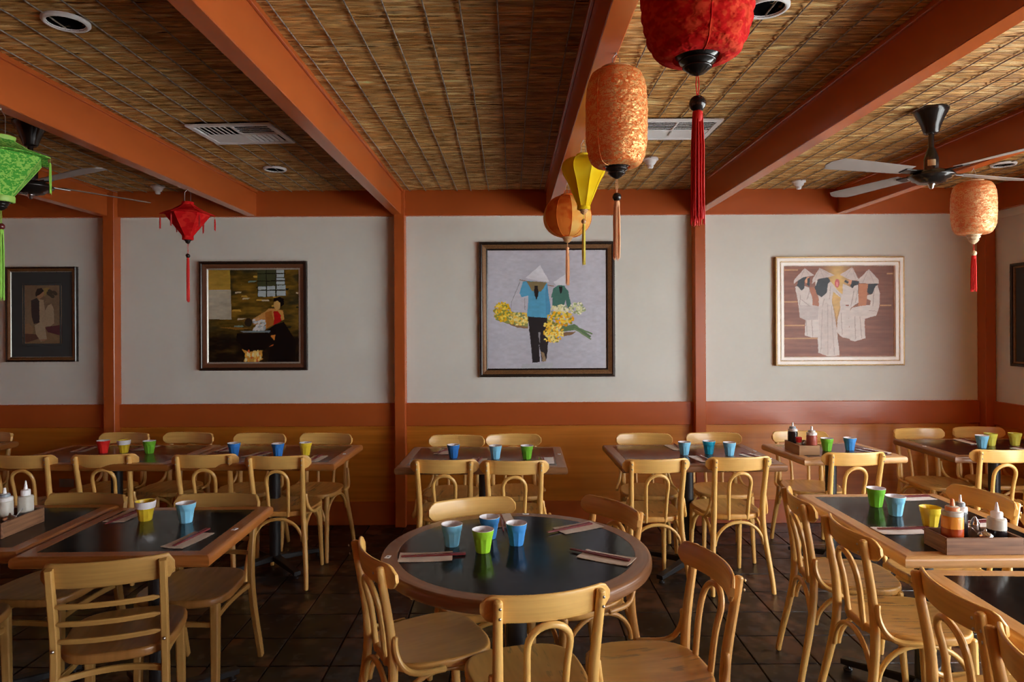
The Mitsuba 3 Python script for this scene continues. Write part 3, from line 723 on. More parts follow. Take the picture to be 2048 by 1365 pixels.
def draw_lady(u, v):
    N = lambda *p: poly(nrm(p, 240, 245, 560, 850))
    o = []; a = meshkit.fbm(np.stack([u * 6, v * 9, u * 0], -1), 3, 12)[..., None]
    o.append((np.ones_like(u), lin((112, 94, 74)) * (1 - a) + lin((136, 118, 94)) * a))
    o.append((np.clip((v - .62) * 6, 0, 1) * .6, (126, 104, 72)))
    o.append((N((530, 290), (630, 275), (600, 340), (550, 420), (545, 320)), (142, 124, 72)))
    for q in ((620, 370), (660, 400), (700, 360), (640, 340)): o.append((ell(*nrm([q], 240, 245, 560, 850)[0], .07, .035, 20), (70, 66, 58)))
    o.append((N((560, 860), (800, 820), (800, 985), (600, 930)), (88, 52, 58))); o.append((N((240, 820), (330, 800), (400, 870), (380, 960), (240, 960)), (140, 112, 82)))
    o.append((N((250, 950), (480, 960), (480, 1020), (300, 1080), (245, 1050)), (92, 64, 56)))
    o.append((N((470, 450), (540, 460), (560, 620), (600, 540), (650, 515), (685, 590), (690, 800), (640, 840), (560, 850), (585, 1030), (500, 1070), (430, 960), (410, 830), (480, 790)), (166, 150, 124)))
    o.append((N((360, 470), (440, 430), (480, 480), (480, 790), (400, 810), (370, 700)), (58, 54, 54)))
    o.append((N((440, 420), (520, 300), (550, 360), (540, 400), (480, 450)), (160, 124, 94)))
    o.append((N((425, 360), (450, 295), (510, 285), (545, 330), (490, 380), (430, 410)), (46, 42, 40)))
    o.append((N((460, 1040), (590, 1030), (540, 1065)), (150, 116, 92)))
    return o


def draw_plain(u, v):
    a = meshkit.fbm(np.stack([u * 5, v * 9, u * 0], -1), 3, 5)[..., None]
    return [(np.ones_like(u), lin((52, 50, 46)) * (1 - a) + lin((86, 78, 64)) * a)]


BLK = [(0, 0), (0, .030), (.004, .036), (.017, .037), (.023, .033), (.024, .026), (.024, 0)]
BRZ = [(.023, 0), (.023, .027), (.029, .028), (.050, .021), (.057, .019), (.057, 0)]
LIP = [(.056, 0), (.056, .021), (.060, .021), (.069, .015), (.069, 0)]
picture('large black and bronze framed painting of two flower carriers in conical hats', .29, 1.749, 1.10, 1.10, [BLK, BRZ, LIP], .978, .978, draw_flowers, 290, 290, 1, mats=('frame_black', 'frame_bronze', 'frame_black'))
G1_ = [(0, 0), (0, .036), (.003, .038), (.009, .037), (.011, .033), (.011, 0)]
G2_ = [(.010, 0), (.010, .036), (.014, .039), (.034, .037), (.038, .032), (.038, 0)]
G3_ = [(.037, 0), (.037, .030), (.040, .030), (.044, .028), (.044, 0)]
G4_ = [(.043, 0), (.043, .030), (.048, .033), (.068, .030), (.076, .016), (.076, 0)]
picture('gilt and cream framed painting of four women in white with conical hats', 2.665, 1.722, 1.045, .885, [G1_, G2_, G3_, G4_], .925, .765, draw_women, 270, 224, 2, mats=('frame_gilt', 'frame_cream', 'frame_gilt', 'frame_cream'))
picture('dark framed painting of a woman cooking over a fire', -2.098, 1.707, .872, .888, [BLK, BRZ, LIP], .75, .765, draw_cook, 240, 244, 3, mats=('frame_black', 'frame_brown', 'fillet'))
t, M = picture('small portrait of a seated woman with a grey mat, leftmost on the back wall', -3.82, 1.728, .575, .772, [[(0, 0), (0, .03), (.006, .036), (.014, .032), (.016, 0)], [(.015, 0), (.015, .03), (.024, .030), (.036, .022), (.038, 0)], [(.037, 0), (.037, .022), (.041, .018), (.042, 0)]],
               .320, .475, draw_lady, 150, 222, 4, mats=('frame_black', 'frame_bronze', 'fillet'))
part(t, 'mount', {**angle(join(*ring_frame(.52, .71, [(0, .004), (0, .0135), (.098, .0135), (.101, .0115), (.104, .0115), (.106, .0135), (.116, .0135), (.118, .0122), (.118, .004)])), 'mat_slate', 20), 'to_world': M}, 'slate grey mat board')
MR = T().translate([XR - .003, 4.935, 1.68]).rotate([0, 0, 1], -90)
t, M = picture('dark framed picture on the right wall, cut off by the photo edge', 0, 0, .53, .79, [BLK, [(.017, 0), (.017, .027), (.036, .022), (.040, 0)]], .34, .5, draw_plain, 60, 80, 5, M=MR, mats=('frame_black', 'frame_bronze'))
part(t, 'mount', {**angle(join(*ring_frame(.47, .73, [(0, .004), (0, .0135), (.098, .0135), (.101, .0115), (.104, .0115), (.106, .0135), (.116, .0135), (.118, .0122), (.118, .004)])), 'mat_slate', 20), 'to_world': M}, 'slate grey mat board')

# ------------------------------------------------------------------ lanterns
def tassel(z0, z1, r, seed, n=46):
    rg = np.random.default_rng(seed); o = []
    o.append(lathe([(r * .35, z0 + .004), (r * .8, z0), (r * .85, z0 - .012), (r * .7, z0 - .02)][::-1], 14))
    for k in range(n):
        a = rg.uniform(0, 6.28); q = math.sqrt(rg.uniform(.05, 1)) * r
        x, y = q * math.cos(a), q * math.sin(a); ze = z1 + rg.uniform(-.006, .014); s = 1 + rg.normal(0, .10)
        P = [(x * .75, y * .75, z0 - .004), (x * 1.0, y * 1.0, z0 * .7 + z1 * .3), (x * 1.02 + rg.normal(0, .0008), y * 1.02, z0 * .35 + z1 * .65), (x * s * 1.08, y * s * 1.08, ze)]
        o.append(tube(P, [.0017, .0019, .0019, .0012], 4, tip=False))
    return join(*o)


def cap_knob(z0, z1, r):
    h = z0 - z1
    return lathe([(.002, z1), (r * .35, z1 + h * .12), (r * .62, z1 + h * .32), (r * .68, z1 + h * .38), (r * .55, z1 + h * .43), (r * .80, z1 + h * .58), (r * .85, z1 + h * .65), (r * .72, z1 + h * .70), (r * .98, z1 + h * .84), (r, z1 + h * .92), (r * .96, z1 + h), (r * .5, z1 + h * 1.02)], 32)


def hang(t, M, z0, z1, half=.012):
    w = []
    for s in (-1, 1): w.append(tube([(s * half, 0, z0 - .012), (s * half, 0, z0 + (z1 - z0) * .7), (0, 0, z1 - .004)], .0013, 5))
    w.append(tube([(0, 0, z1 - .006), (0, 0, z1 + .002)], .0035, 6))
    part(t, 'wire', {**ply(join(*w), 'wire'), 'to_world': M}, 'hanging wire')


def cord(t, M, z0, z1, m, zb, rb, mb, zt, rt, mt, seed):
    part(t, 'cord', {**ply(join(tube([(-.0015, 0, z0), (-.003, 0, (z0 + z1) / 2), (-.001, 0, z1)], .001, 5), tube([(.0015, 0, z0), (.003, 0, (z0 + z1) / 2), (.001, 0, z1)], .001, 5)), m), 'to_world': M})
    if rb: part(t, 'bead', {**ply(sphere(rb, zb), mb), 'to_world': M}, 'round bead')
    part(t, 'tassel', {**ply(tassel((zb - rb) if rb else z1, zt, rt, seed), mt), 'to_world': M})


def drum(r, z0, z1, r0, r1, ribs, amp, seed, sq=3.2, m=64, wr=.0025):
    n = 60; pr = []; zc, h = (z0 + z1) / 2, (z1 - z0) / 2
    for s in np.linspace(-1, 1, n):
        th = s * PI / 2
        z = zc + h * np.sign(math.sin(th)) * abs(math.sin(th)) ** (2 / 2.2)
        k = (1 - abs((z - zc) / h) ** sq) ** (1 / sq) if abs((z - zc) / h) < 1 else 0
        rm = r1 if z > zc else r0
        pr.append((rm + (r - rm) * k, z))
    V, F, UV = lathe(pr, m, cap=False)
    d = np.hypot(V[:, 0], V[:, 1]); w = amp * (np.abs(np.sin((V[:, 2] - z0) / (z1 - z0) * PI * ribs)) - .6)
    w = w + wr * (meshkit.fbm(V * 38 + seed, 3, seed) - .5) * 2
    f = (d + w * np.clip((d - .03) / .05, 0, 1)) / np.maximum(d, 1e-6)
    V = np.stack([V[:, 0] * f, V[:, 1] * f, V[:, 2]], 1)
    k = m + 1
    for c in range(len(V) // k): V[c * k + m] = V[c * k]
    return V, F, UV


def seam(pr_mesh, m, cols, rad):
    V = pr_mesh[0]; k = m + 1; n = len(V) // k; o = []
    for c in cols: o.append(tube([V[i * k + c] for i in range(0, n, 2)], rad, 5))
    return join(*o)


def drum_lantern(label, x, y, r, z0, z1, zt, body, seed, cap, capz, capm, topm, ribs, amp, tas, rz=0, seams=(), seam_m=None, m=64, sq=3.2, wr=.0025):
    t = thing('paper_lantern', label, 'lantern'); M = T().translate([x, y, 0]).rotate([0, 0, 1], rz)
    b = drum(r, z0, z1, .046, .05, ribs, amp, seed, sq, m, wr)
    part(t, 'shade', {**ply(b, body), 'to_world': M})
    part(t, 'top_ring', {**ply(lathe([(.044, z1 - .004), (.052, z1 - .003), (.053, z1 + .010), (.044, z1 + .012)], 32, cap=False), topm), 'to_world': M})
    if seams: part(t, 'seam', {**ply(seam(b, m, seams, .0016), seam_m or body), 'to_world': M})
    part(t, 'bottom_cap', {**ply(cap_knob(z0 + .012, capz, cap), capm), 'to_world': M})
    hang(t, M, z1, zt)
    cord(t, M, capz + .003, tas[0] + (tas[1] or 0), tas[5], *tas[0:2], tas[2], tas[3], tas[4], tas[5], seed)


drum_lantern('tall orange damask cylinder lantern with black cap and peach tassel, in the centre', .353, 2.24, .102, 2.133, 2.452, 2.516, 'silk_orange', 1, .044, 2.094, 'black_gloss', 'knob_wood', 13, .0022,
             (2.034, .0145, 'black_gloss', 1.828, .0115, 'thread_peach'), seams=(40,))
drum_lantern('large crinkled red lantern with black cap and long red tassel, nearest the camera', .352, 1.265, .105, 2.104, 2.43, 2.516, 'silk_red', 2, .041, 2.072, 'black_gloss', 'black_gloss', 13, .0045,
             (2.020, .0155, 'black_gloss', 1.794, .0115, 'thread_red'), rz=5, seams=(47,), sq=2.7, wr=.004)
drum_lantern('pale orange cylinder lantern with wooden cap and red tassel, far right by the fan', 2.69, 3.91, .115, 2.128, 2.432, 2.516, 'silk_peach', 3, .042, 2.072, 'knob_pale', 'knob_pale', 13, .0018,
             (2.020, .016, 'knob_pale', 1.800, .0155, 'thread_red'))


def panel_lantern(label, x, y, prof, n, panels, ribm, zt, tas, capr, capz, capm, seed, rz=0, bulge=0.0, corner=None, topz=None, topm=None, topr=.035, botm=None, ring=None):
    """Faceted lantern: n fabric panels between ribs, from profile (r, z) bottom to top; panels = materials in turn."""
    t = thing('silk_lantern', label, 'lantern'); M = T().translate([x, y, 0]).rotate([0, 0, 1], rz)
    P = np.array(prof); 
    if len(P) > 5: P = spl(P, 22)
    for k in range(n):
        a0, a1 = 2 * PI * k / n, 2 * PI * (k + 1) / n; V, U = [], []
        for r, z in P:
            for s in np.linspace(0, 1, 7):
                p = (1 - s) * np.array([math.cos(a0), math.sin(a0)]) + s * np.array([math.cos(a1), math.sin(a1)])
                q = p * r * (1 + bulge * 4 * s * (1 - s)); V.append((q[0], q[1], z)); U.append((s * r, z))
        L = len(P); i, j = np.meshgrid(np.arange(L - 1), np.arange(6), indexing='ij'); a = (i * 7 + j).ravel()
        F = np.vstack([np.stack([a, a + 1, a + 8], 1), np.stack([a, a + 8, a + 7], 1)])
        part(t, 'panel', {**ply((np.array(V), F, np.array(U)), panels[k % len(panels)]), 'to_world': M})
        part(t, 'rib', {**ply(tube([(r * math.cos(a0), r * math.sin(a0), z) for r, z in P], .0018, 5), ribm), 'to_world': M})
        if corner:
            rr_, zz, m_, ln = corner
            c = (rr_ * math.cos(a0), rr_ * math.sin(a0))
            Mc = M @ T().translate([c[0], c[1], 0])
            part(t, 'corner_tassel', {**ply(join(tube([(0, 0, zz), (0, 0, zz - .02)], .001, 4), move(tassel(zz - .02, zz - ln, .0045, seed + k, 16), 0, 0, 0)), m_), 'to_world': Mc})
    topz = topz or P[-1][1]
    part(t, 'top_ring', {**ply(lathe([(topr * .9, topz - .004), (topr, topz - .003), (topr * 1.02, topz + .010), (topr * .9, topz + .012)], 28, cap=False), topm or ribm), 'to_world': M})
    if botm: part(t, 'bottom_ring', {**ply(lathe([(capr * 1.0, P[0][1] - .008), (capr * 1.25, P[0][1] - .006), (capr * 1.25, P[0][1] + .008), (capr * 1.1, P[0][1] + .01)], 28, cap=False), botm), 'to_world': M})
    part(t, 'bottom_cap', {**ply(cap_knob(P[0][1] + .002, capz, capr), capm), 'to_world': M})
    hang(t, M, topz, zt)
    cord(t, M, capz + .003, tas[0] + (tas[1] or 0), tas[5], *tas[0:2], tas[2], tas[3], tas[4], tas[5], seed)


panel_lantern('yellow ribbed teardrop lantern with wooden bead and yellow tassel, behind the tall orange one', .355, 3.28, [(.027, 2.182), (.040, 2.215), (.066, 2.275), (.092, 2.33), (.112, 2.375), (.100, 2.402), (.072, 2.422), (.036, 2.434)], 8, ['silk_yellow'], 'silk_yellow', 2.516,
              (2.117, .0125, 'knob_wood', 1.910, .0075, 'thread_yellow'), .026, 2.150, 'knob_wood', 21, rz=14, bulge=-.03, topr=.034, topm='silk_yellow', botm='silk_yellow')
panel_lantern('round orange silk lantern with wooden cap and peach tassel, lowest behind the yellow one', .356, 4.25, [(.038, 2.172), (.085, 2.186), (.128, 2.222), (.151, 2.275), (.150, 2.325), (.128, 2.378), (.085, 2.416), (.044, 2.430)], 10, ['silk_amber', 'silk_amber', 'silk_gold', 'silk_gold', 'silk_amber', 'silk_amber', 'silk_amber', 'silk_amber', 'silk_gold', 'silk_gold'], 'silk_amber', 2.516,
              (2.100, .011, 'thread_peach', 1.870, .012, 'thread_peach'), .036, 2.133, 'knob_wood', 22, rz=204, bulge=.02, topr=.04, topm='silk_amber')


def brim_lantern(label, x, y, R, z0, zb, zt_, zw, r0, body, trimm, thr, tas, capz, capm, seed, rz, ln):
    t = thing('silk_lantern', label, 'lantern'); M = T().translate([x, y, 0]).rotate([0, 0, 1], rz); n = 6
    lower = [(r0, z0), (r0 * 1.05, z0 + .018), (R * .80, zb - .012), (R * .80, zb - .002)]
    upper = [(R * .80, zb - .002), (R, zb - .008), (R * .985, zb - .003), (R * .55, zb + (zt_ - zb) * .42), (R * .30, zt_ - .010), (r0 * 1.1, zt_)]
    for nm, pr, off in (('side_panel', lower, 0), ('roof_panel', upper, 0)):
        for k in range(n):
            a0, a1 = 2 * PI * k / n, 2 * PI * (k + 1) / n; V, U = [], []
            for r, z in pr:
                for s in np.linspace(0, 1, 7):
                    p = (1 - s) * np.array([math.cos(a0), math.sin(a0)]) + s * np.array([math.cos(a1), math.sin(a1)])
                    g = .06 * 4 * s * (1 - s) if nm == 'roof_panel' and r > R * .9 else 0
                    q = p * r * (1 - g); V.append((q[0], q[1], z + (.010 * 4 * s * (1 - s) if g else 0))); U.append((s, z))
            i, j = np.meshgrid(np.arange(len(pr) - 1), np.arange(6), indexing='ij'); a = (i * 7 + j).ravel()
            F = np.vstack([np.stack([a, a + 1, a + 8], 1), np.stack([a, a + 8, a + 7], 1)])
            part(t, nm, {**angle((np.array(V), F, np.array(U)), body, 40), 'to_world': M})
            part(t, 'rib', {**ply(tube([(r * math.cos(a0), r * math.sin(a0), z) for r, z in (pr[1:3] if nm == 'side_panel' else pr[1:])], .0022, 5), trimm), 'to_world': M})
    for k in range(n):
        a0 = 2 * PI * k / n
        Mc = M @ T().translate([R * .99 * math.cos(a0), R * .99 * math.sin(a0), 0])
        part(t, 'corner_tassel', {**ply(join(tube([(0, 0, zb - .007), (0, 0, zb - .03)], .0008, 4), tassel(zb - .028, zb - ln, .0042, seed + k, 14)), thr), 'to_world': Mc})
    part(t, 'top_ring', {**ply(lathe([(r0 * 1.1, zt_ - .003), (r0 * 1.15, zt_ + .014), (r0 * 1.0, zt_ + .016)], 24, cap=False), trimm), 'to_world': M})
    part(t, 'bottom_ring', {**ply(lathe([(r0 * .9, z0 - .012), (r0 * 1.08, z0 - .010), (r0 * 1.08, z0 + .012), (r0 * 1.0, z0 + .014)], 24, cap=False), trimm), 'to_world': M})
    part(t, 'bottom_cap', {**ply(cap_knob(z0 - .006, capz, r0 * .72), capm), 'to_world': M})
    hang(t, M, zt_ + .016, zw, .018)
    cord(t, M, capz + .003, tas[0] + tas[1], tas[5], *tas[0:2], tas[2], tas[3], tas[4], tas[5], seed)


brim_lantern('scarlet six-sided diamond lantern with black bead and thin red tassel, left', -2.105, 4.38, .164, 2.194, 2.352, 2.415, 2.516, .032, 'silk_scarlet', 'silk_scarlet', 'thread_dim', (2.079, .0135, 'black_gloss', 1.783, .0085, 'thread_red'), 2.157, 'black_gloss', 31, 20, .10)
brim_lantern('green six-sided lantern with lime corner tassels, cut by the left edge', -2.10, 2.77, .196, 2.140, 2.318, 2.385, 2.516, .045, 'silk_green', 'trim_lime', 'thread_green', (2.028, .0135, 'bead_red', 1.726, .011, 'thread_green'), 2.093, 'black_gloss', 41, 4, .12)

# ------------------------------------------------------------------ chairs
def seat_mesh(hwf, hwr, dep, ztop, th, dish, p=3.0):
    ang = np.arange(48) * 2 * PI / 48
    ox = np.sign(np.cos(ang)) * np.abs(np.cos(ang)) ** (2 / p); oy = np.sign(np.sin(ang)) * np.abs(np.sin(ang)) ** (2 / p)
    hw = (hwf + hwr) / 2 + (hwf - hwr) / 2 * oy
    X, Y = ox * hw, oy * dep
    out = []
    for k, z in ((.05, -th), (.6, -th), (.955, -th), (.985, -th + .004), (1, -th + .010), (1, -.010), (.988, -.003), (.965, 0), (.93, 0), (.80, -dish * .35), (.62, -dish * .8), (.42, -dish), (.2, -dish), (.03, -dish)):
        out.append(np.stack([X * k, Y * k + (.012 if k < .9 and z > -th else 0) * 0, np.full(48, ztop + z)], 1))
    V, F, UV = loft(out)
    return V, F, np.stack([V[:, 1], V[:, 0]], 1)


def rail_mesh(hw, yc, cv, z0, z1, th, lean, round_, n=26, drop=0.0):
    out = []
    for s in np.linspace(-1, 1, n):
        x = hw * s; y = yc + cv * s * s; hh = (z1 - z0) / 2
        e = (1 - abs(s)) * hw / round_
        k = 1.0 if e >= 1 else math.sqrt(max(1 - (1 - e) ** 2, .12))
        k *= 1 - drop * (1 - s * s) * 0
        zc = (z0 + z1) / 2
        tx, ty = 1.0, 2 * cv * s / hw; l = math.hypot(tx, ty); nx, ny = -ty / l, tx / l     # normal toward the sitter
        ring = []
        for q in np.linspace(0, 2 * PI, 16, endpoint=False):
            cz = np.sign(math.sin(q)) * abs(math.sin(q)) ** .35 * hh * k; cn = np.sign(math.cos(q)) * abs(math.cos(q)) ** .6 * th / 2
            ring.append((x + nx * cn, y + ny * cn - (zc + cz - z0) * lean, zc + cz))
        out.append(ring)
    return loft(out)


def bent_chair():
    c = Proto(); W, S = 'chair_wood', 'seat_wood'
    c.add('seat', ply(seat_mesh(.208, .178, .198, .465, .034, .010), S))
    c.add('back_rail', ply(rail_mesh(.203, -.238, .050, .735, .820, .015, .12, .035), W))
    for s in (-1, 1):
        for z in (.765, .795):
            x = s * .160; y = -.2385 - (z - .735) * .12 - .008
            c.add('>screw', ply(move(rot_x(lathe([(.0045, 0), (.0042, .002), (.001, .0035)], 10), 90), x, y - .006, z), 'steel'), 'steel screw')
    for s in (-1, 1):
        P = spl([(s * .188, -.262, .006), (s * .168, -.215, .25), (s * .152, -.192, .46), (s * .154, -.207, .62), (s * .160, -.2385, .805)], 22)
        c.add('rear_leg', ply(tube(P, np.interp(np.linspace(0, 1, 22), [0, .3, .6, 1], [.0135, .0165, .0175, .0145]), 12), W))
    hp = [(-.058, -.186, .435), (-.061, -.196, .52), (-.066, -.213, .63)] + [(-.066 * math.cos(a), -.222 - .016 * math.sin(a), .662 + .062 * math.sin(a)) for a in np.linspace(0.25, PI - .25, 9)] + [(.066, -.213, .63), (.061, -.196, .52), (.058, -.186, .435)]
    c.add('back_hoop', ply(tube(spl(hp, 44), .0112, 10), W))
    for s in (-1, 1):
        P = spl([(s * .158, .158, .44), (s * .162, .168, .22), (s * .168, .185, .005)], 10)
        c.add('front_leg', ply(tube(P, np.linspace(.0185, .0125, 10), 12), W))
    for s in (-1, 1):
        P = spl([(s * .168, -.190, .57), (s * .177, -.186, .51), (s * .192, -.155, .462), (s * .208, -.085, .449), (s * .213, -.03, .449)], 18)
        c.add('hip_brace', ply(tube(P, .0105, 9), W))
    arch = lambda a, b, up: spl([a, (a[0] * .9 + b[0] * .1 + up[0] * .1, a[1] * .9 + b[1] * .1, .365), (a[0] * .72 + b[0] * .28, a[1] * .72 + b[1] * .28, .408), ((a[0] + b[0]) / 2 + up[0], (a[1] + b[1]) / 2 + up[1], .421),
                                 (b[0] * .72 + a[0] * .28, b[1] * .72 + a[1] * .28, .408), (b[0] * .9 + a[0] * .1, b[1] * .9 + a[1] * .1, .365), b], 26)
    for a, b in (((-.150, -.204, .285), (.150, -.204, .285)), ((-.148, .172, .285), (.148, .172, .285)), ((-.158, -.185, .285), (-.157, .150, .285)), ((.158, -.185, .285), (.157, .150, .285))):
        c.add('leg_arch', ply(tube(arch(a, b, (0, 0)), .0102, 9), W))
    return c


def slat_chair():
    c = Proto(); W = 'chair_wood_tan'
    c.add('seat', ply(seat_mesh(.212, .180, .205, .465, .036, .014, 3.4), 'seat_wood_dark'))
    c.add('back_rail', ply(rail_mesh(.205, -.240, .040, .712, .805, .018, .2, .010), W))
    for z in (.655, .592, .528):
        yc = -.214 - (z - .5) * .16
        c.add('slat', ply(rail_mesh(.163, yc - .012, .022, z - .010, z + .010, .012, .2, .004, 16), W))
    for s in (-1, 1):
        P = spl([(s * .182, -.285, .004), (s * .178, -.225, .22), (s * .172, -.196, .44), (s * .172, -.210, .58), (s * .174, -.248, .79)], 20)
        c.add('rear_leg', flat(bar(P, .024, np.interp(np.linspace(0, 1, 20), [0, .5, 1], [.030, .040, .028]), (1, 0, 0)), W))
        c.add('>bolt', ply(move(rot_x(lathe([(.006, 0), (.0055, .003), (.001, .005)], 12), 90), s * .172, -.222, .50), 'steel'), 'steel bolt head')
    for s in (-1, 1):
        P = [(s * .162, .155, .44), (s * .164, .160, .22), (s * .166, .166, .003)]
        c.add('front_leg', flat(bar(P, [.036, .033, .027], [.036, .033, .027], (1, 0, 0)), W))
    for s in (-1, 1):
        P = spl([(s * .172, -.20, .385), (s * .150, -.02, .375), (s * .162, .155, .365)], 14)
        c.add('stretcher', flat(bar(P, .012, .022, (1, 0, 0)), W))
    P = spl([(-.172, -.20, .385), (0, -.150, .385), (.172, -.20, .385)], 14)
    c.add('stretcher', flat(bar(P, .022, .012, (0, 0, 1)), W))
    P = spl([(-.162, .155, .345), (0, .150, .345), (.162, .155, .345)], 8)
    c.add('stretcher', flat(bar(P, .022, .012, (0, 0, 1)), W))
    return c


BENT, SLAT = bent_chair(), slat_chair()
AMBER = {'chair_wood': 'chair_wood_amber'}
def chair(proto, x, y, a, label, group, swap=None, d=.195):
    """(x, y): middle of the top rail's ends; a: its direction in degrees; the sitter faces a + 90."""
    f = math.radians(a + 90)
    proto.put('dining_chair', label, 'chair', group, x + d * math.cos(f), y + d * math.sin(f), 0, a, swap)


gA, gB, gC, gD, gE, gF = 'bentwood chairs along the back wall', 'bentwood chairs facing the back wall', 'slat-back chairs at the left tables', 'bentwood chairs around the round table', 'bentwood chairs on the left of the right tables', 'bentwood chairs on the right of the right tables'
for (x, y, a, l) in [
    (-2.92, 5.06, -7, 'bentwood chair against the back wall behind the red and yellow cups'),
    (-2.437, 5.06, -8, 'bentwood chair against the back wall, right of the one behind the red cup'),
    (-1.877, 5.0, -6, 'bentwood chair against the back wall behind the two blue cups, left'),
    (-1.381, 4.985, -8, 'bentwood chair against the back wall behind the yellow cup at the table end'),
    (-.402, 4.87, -4, 'bentwood chair behind the dark blue cup of the middle back table'),
    (.010, 4.905, 1.6, 'bentwood chair behind the pale blue and green cups of the middle back table'),
    (.964, 4.907, -4, 'bentwood chair behind the left end of the table with three blue cups'),
    (1.477, 4.925, -2, 'bentwood chair behind the three pale and teal blue cups, before the timber post'),
    (2.135, 4.985, -4, 'bentwood chair half hidden behind the sauce bottles at the back'),
    (3.082, 5.09, 5, 'bentwood chair behind the left end of the far right table'),
    (3.570, 5.14, 2, 'bentwood chair in the far right corner behind the yellow cups'),
    (-4.0, 5.12, -4, 'bentwood chair at the far left table end, cut by the photo edge')]:
    chair(BENT, x, y, a + 180, l, gA)
for (x, y, a, l) in [
    (-3.061, 4.23, 0, 'bentwood chair with its back to the camera, leftmost behind the sauce bottles'),
    (-2.567, 4.245, 5, 'bentwood chair with its back to the camera before the red and yellow cups'),
    (-1.925, 4.225, 4, 'bentwood chair with its back to the camera before the left blue cup'),
    (-1.451, 4.17, 1, 'bentwood chair with its back to the camera, right end of the left rear tables'),
    (-.404, 4.025, -1.5, 'bentwood chair with its back to the camera at the middle back table, left'),
    (.012, 3.985, -1.4, 'bentwood chair with its back to the camera at the middle back table, right'),
    (.857, 4.01, 5, 'bentwood chair with its back to the camera at the three blue cups table, left'),
    (1.365, 4.06, 5, 'bentwood chair with its back to the camera at the three blue cups table, right'),
    (2.125, 4.19, 3.3, 'bentwood chair with its back to the camera beside the sauce box at the back'),
    (3.099, 4.255, -1.5, 'bentwood chair with its back to the camera at the far right table')]:
    chair(BENT, x, y, a, l, gB)
chair(SLAT, -2.06, 3.225, 175, 'wooden chair behind the left table with sauce bottles, its rail above the table edge', gC)
chair(SLAT, -1.418, 3.205, 179, 'wooden chair behind the pale blue cup at the left table', gC)
chair(SLAT, -1.415, 2.37, 17, 'ladder-back wooden chair with three slats, in front of the left table', gC)
chair(SLAT, -2.17, 2.40, 14, 'wooden chair at the bottom left corner, only its seat corner in view', gC)
chair(BENT, -.180, 3.045, 197, 'bentwood chair behind the round table with a bright sheen on its rail', gD)
chair(BENT, .428, 2.985, 120, 'amber bentwood chair at the back right of the round table', gD, AMBER)
chair(BENT, -.475, 2.383, -62.4, 'bentwood chair on the left of the round table, turned to the right', gD)
chair(BENT, .100, 2.025, 15.6, 'bentwood chair in front of the round table with its back to the camera', gD)
chair(BENT, .648, 2.28, 99, 'amber bentwood chair on the right of the round table, seen from the side', gD, AMBER)
chair(BENT, 1.350, 3.127, -98, 'bentwood chair on the left of the right table, furthest from the camera', gE)
chair(BENT, 1.340, 2.64, -91.2, 'bentwood chair on the left of the right table, second from the far end', gE)
chair(BENT, 1.335, 2.007, -92.6, 'bentwood chair in the lower right, its hoop seen before the glossy table', gE)
chair(BENT, 1.262, 1.60, -102, 'bentwood chair at the bottom right corner, cut by the photo edge', gE)
chair(BENT, 2.185, 3.146, 96, 'bentwood chair on the right of the right table behind the sauce bottles', gF)
chair(BENT, 2.185, 2.67, 92, 'bentwood chair on the right of the right table, cut by the right photo edge', gF)

# ------------------------------------------------------------------ tables
TH = 0.76
def rim_profile(w, th):
    return [(0, -th), (0, -th + .002), (0, -.003), (0, -.0008), (.0008, 0), (.003, 0), (w - .016, 0), (w - .011, -.0008), (w - .005, -.004), (w - .0015, -.010), (w, -.017), (w, -th + .014), (w - .003, -th + .006), (w - .009, -th + .001), (w - .014, -th)]


def base(t, cx, cy, rz, col=.036, arm=.33):
    M = T().translate([cx, cy, 0]).rotate([0, 0, 1], rz)
    part(t, 'column', {**ply(lathe([(col, .06), (col, .715)], 24), 'black_iron'), 'to_world': M})
    part(t, 'spider', {**flat(join(box(-.2, .2, -.02, .02, .703, .717), box(-.02, .02, -.2, .2, .703, .717)), 'black_iron'), 'to_world': M})
    for k in range(4):
        Mk = M.rotate([0, 0, 1], 45 + 90 * k)
        a = part(t, 'base_arm', {**flat(bar([(.0, 0, .062), (.06, 0, .060), (arm, 0, .040)], [.056, .056, .044], [.042, .040, .026], (0, 1, 0)), 'black_iron'), 'to_world': Mk})
        part(a, 'glide', {**ply(lathe([(.018, .002), (.02, .006), (.018, .012), (.007, .014), (.007, .03)], 16), 'black_iron'), 'to_world': Mk @ T().translate([arm - .025, 0, 0])})


def tag_on(t, x, y, rz):
    m = T().translate([x, y, TH]).rotate([0, 0, 1], rz)
    k = part(t, 'number_tag', {**flat(box(-.014, .014, -.009, .009, 0, .0018, .0004), 'tag_white'), 'to_world': m}, 'small white table tag')
    return k, m


def rect_table(cx, cy, w, d, rz, label, group, rim, top='laminate_black', rw=.062, th=.045):
    t = thing('dining_table', label, 'table', group); M = T().translate([cx, cy, TH]).rotate([0, 0, 1], rz)
    part(t, 'tabletop', {**flat(box(-w / 2 + rw, w / 2 - rw, -d / 2 + rw, d / 2 - rw, -.035, -.0004, .0003), top), 'to_world': M}, 'glossy dark laminate panel')
    pr = rim_profile(rw, th)
    for (L, o, r) in ((w, d, 0), (d, w, 90), (w, d, 180), (d, w, 270)):
        rings = []
        for s in (1, -1):
            rings.append([(s * (L / 2 - (rw - n)), -(o / 2 - rw) - n, z) for n, z in pr])
        part(t, 'rim_board', {**ply(loft(rings), rim), 'to_world': M.rotate([0, 0, 1], r)})
    base(t, cx, cy, rz, arm=min(w, d) * .48)
    return t


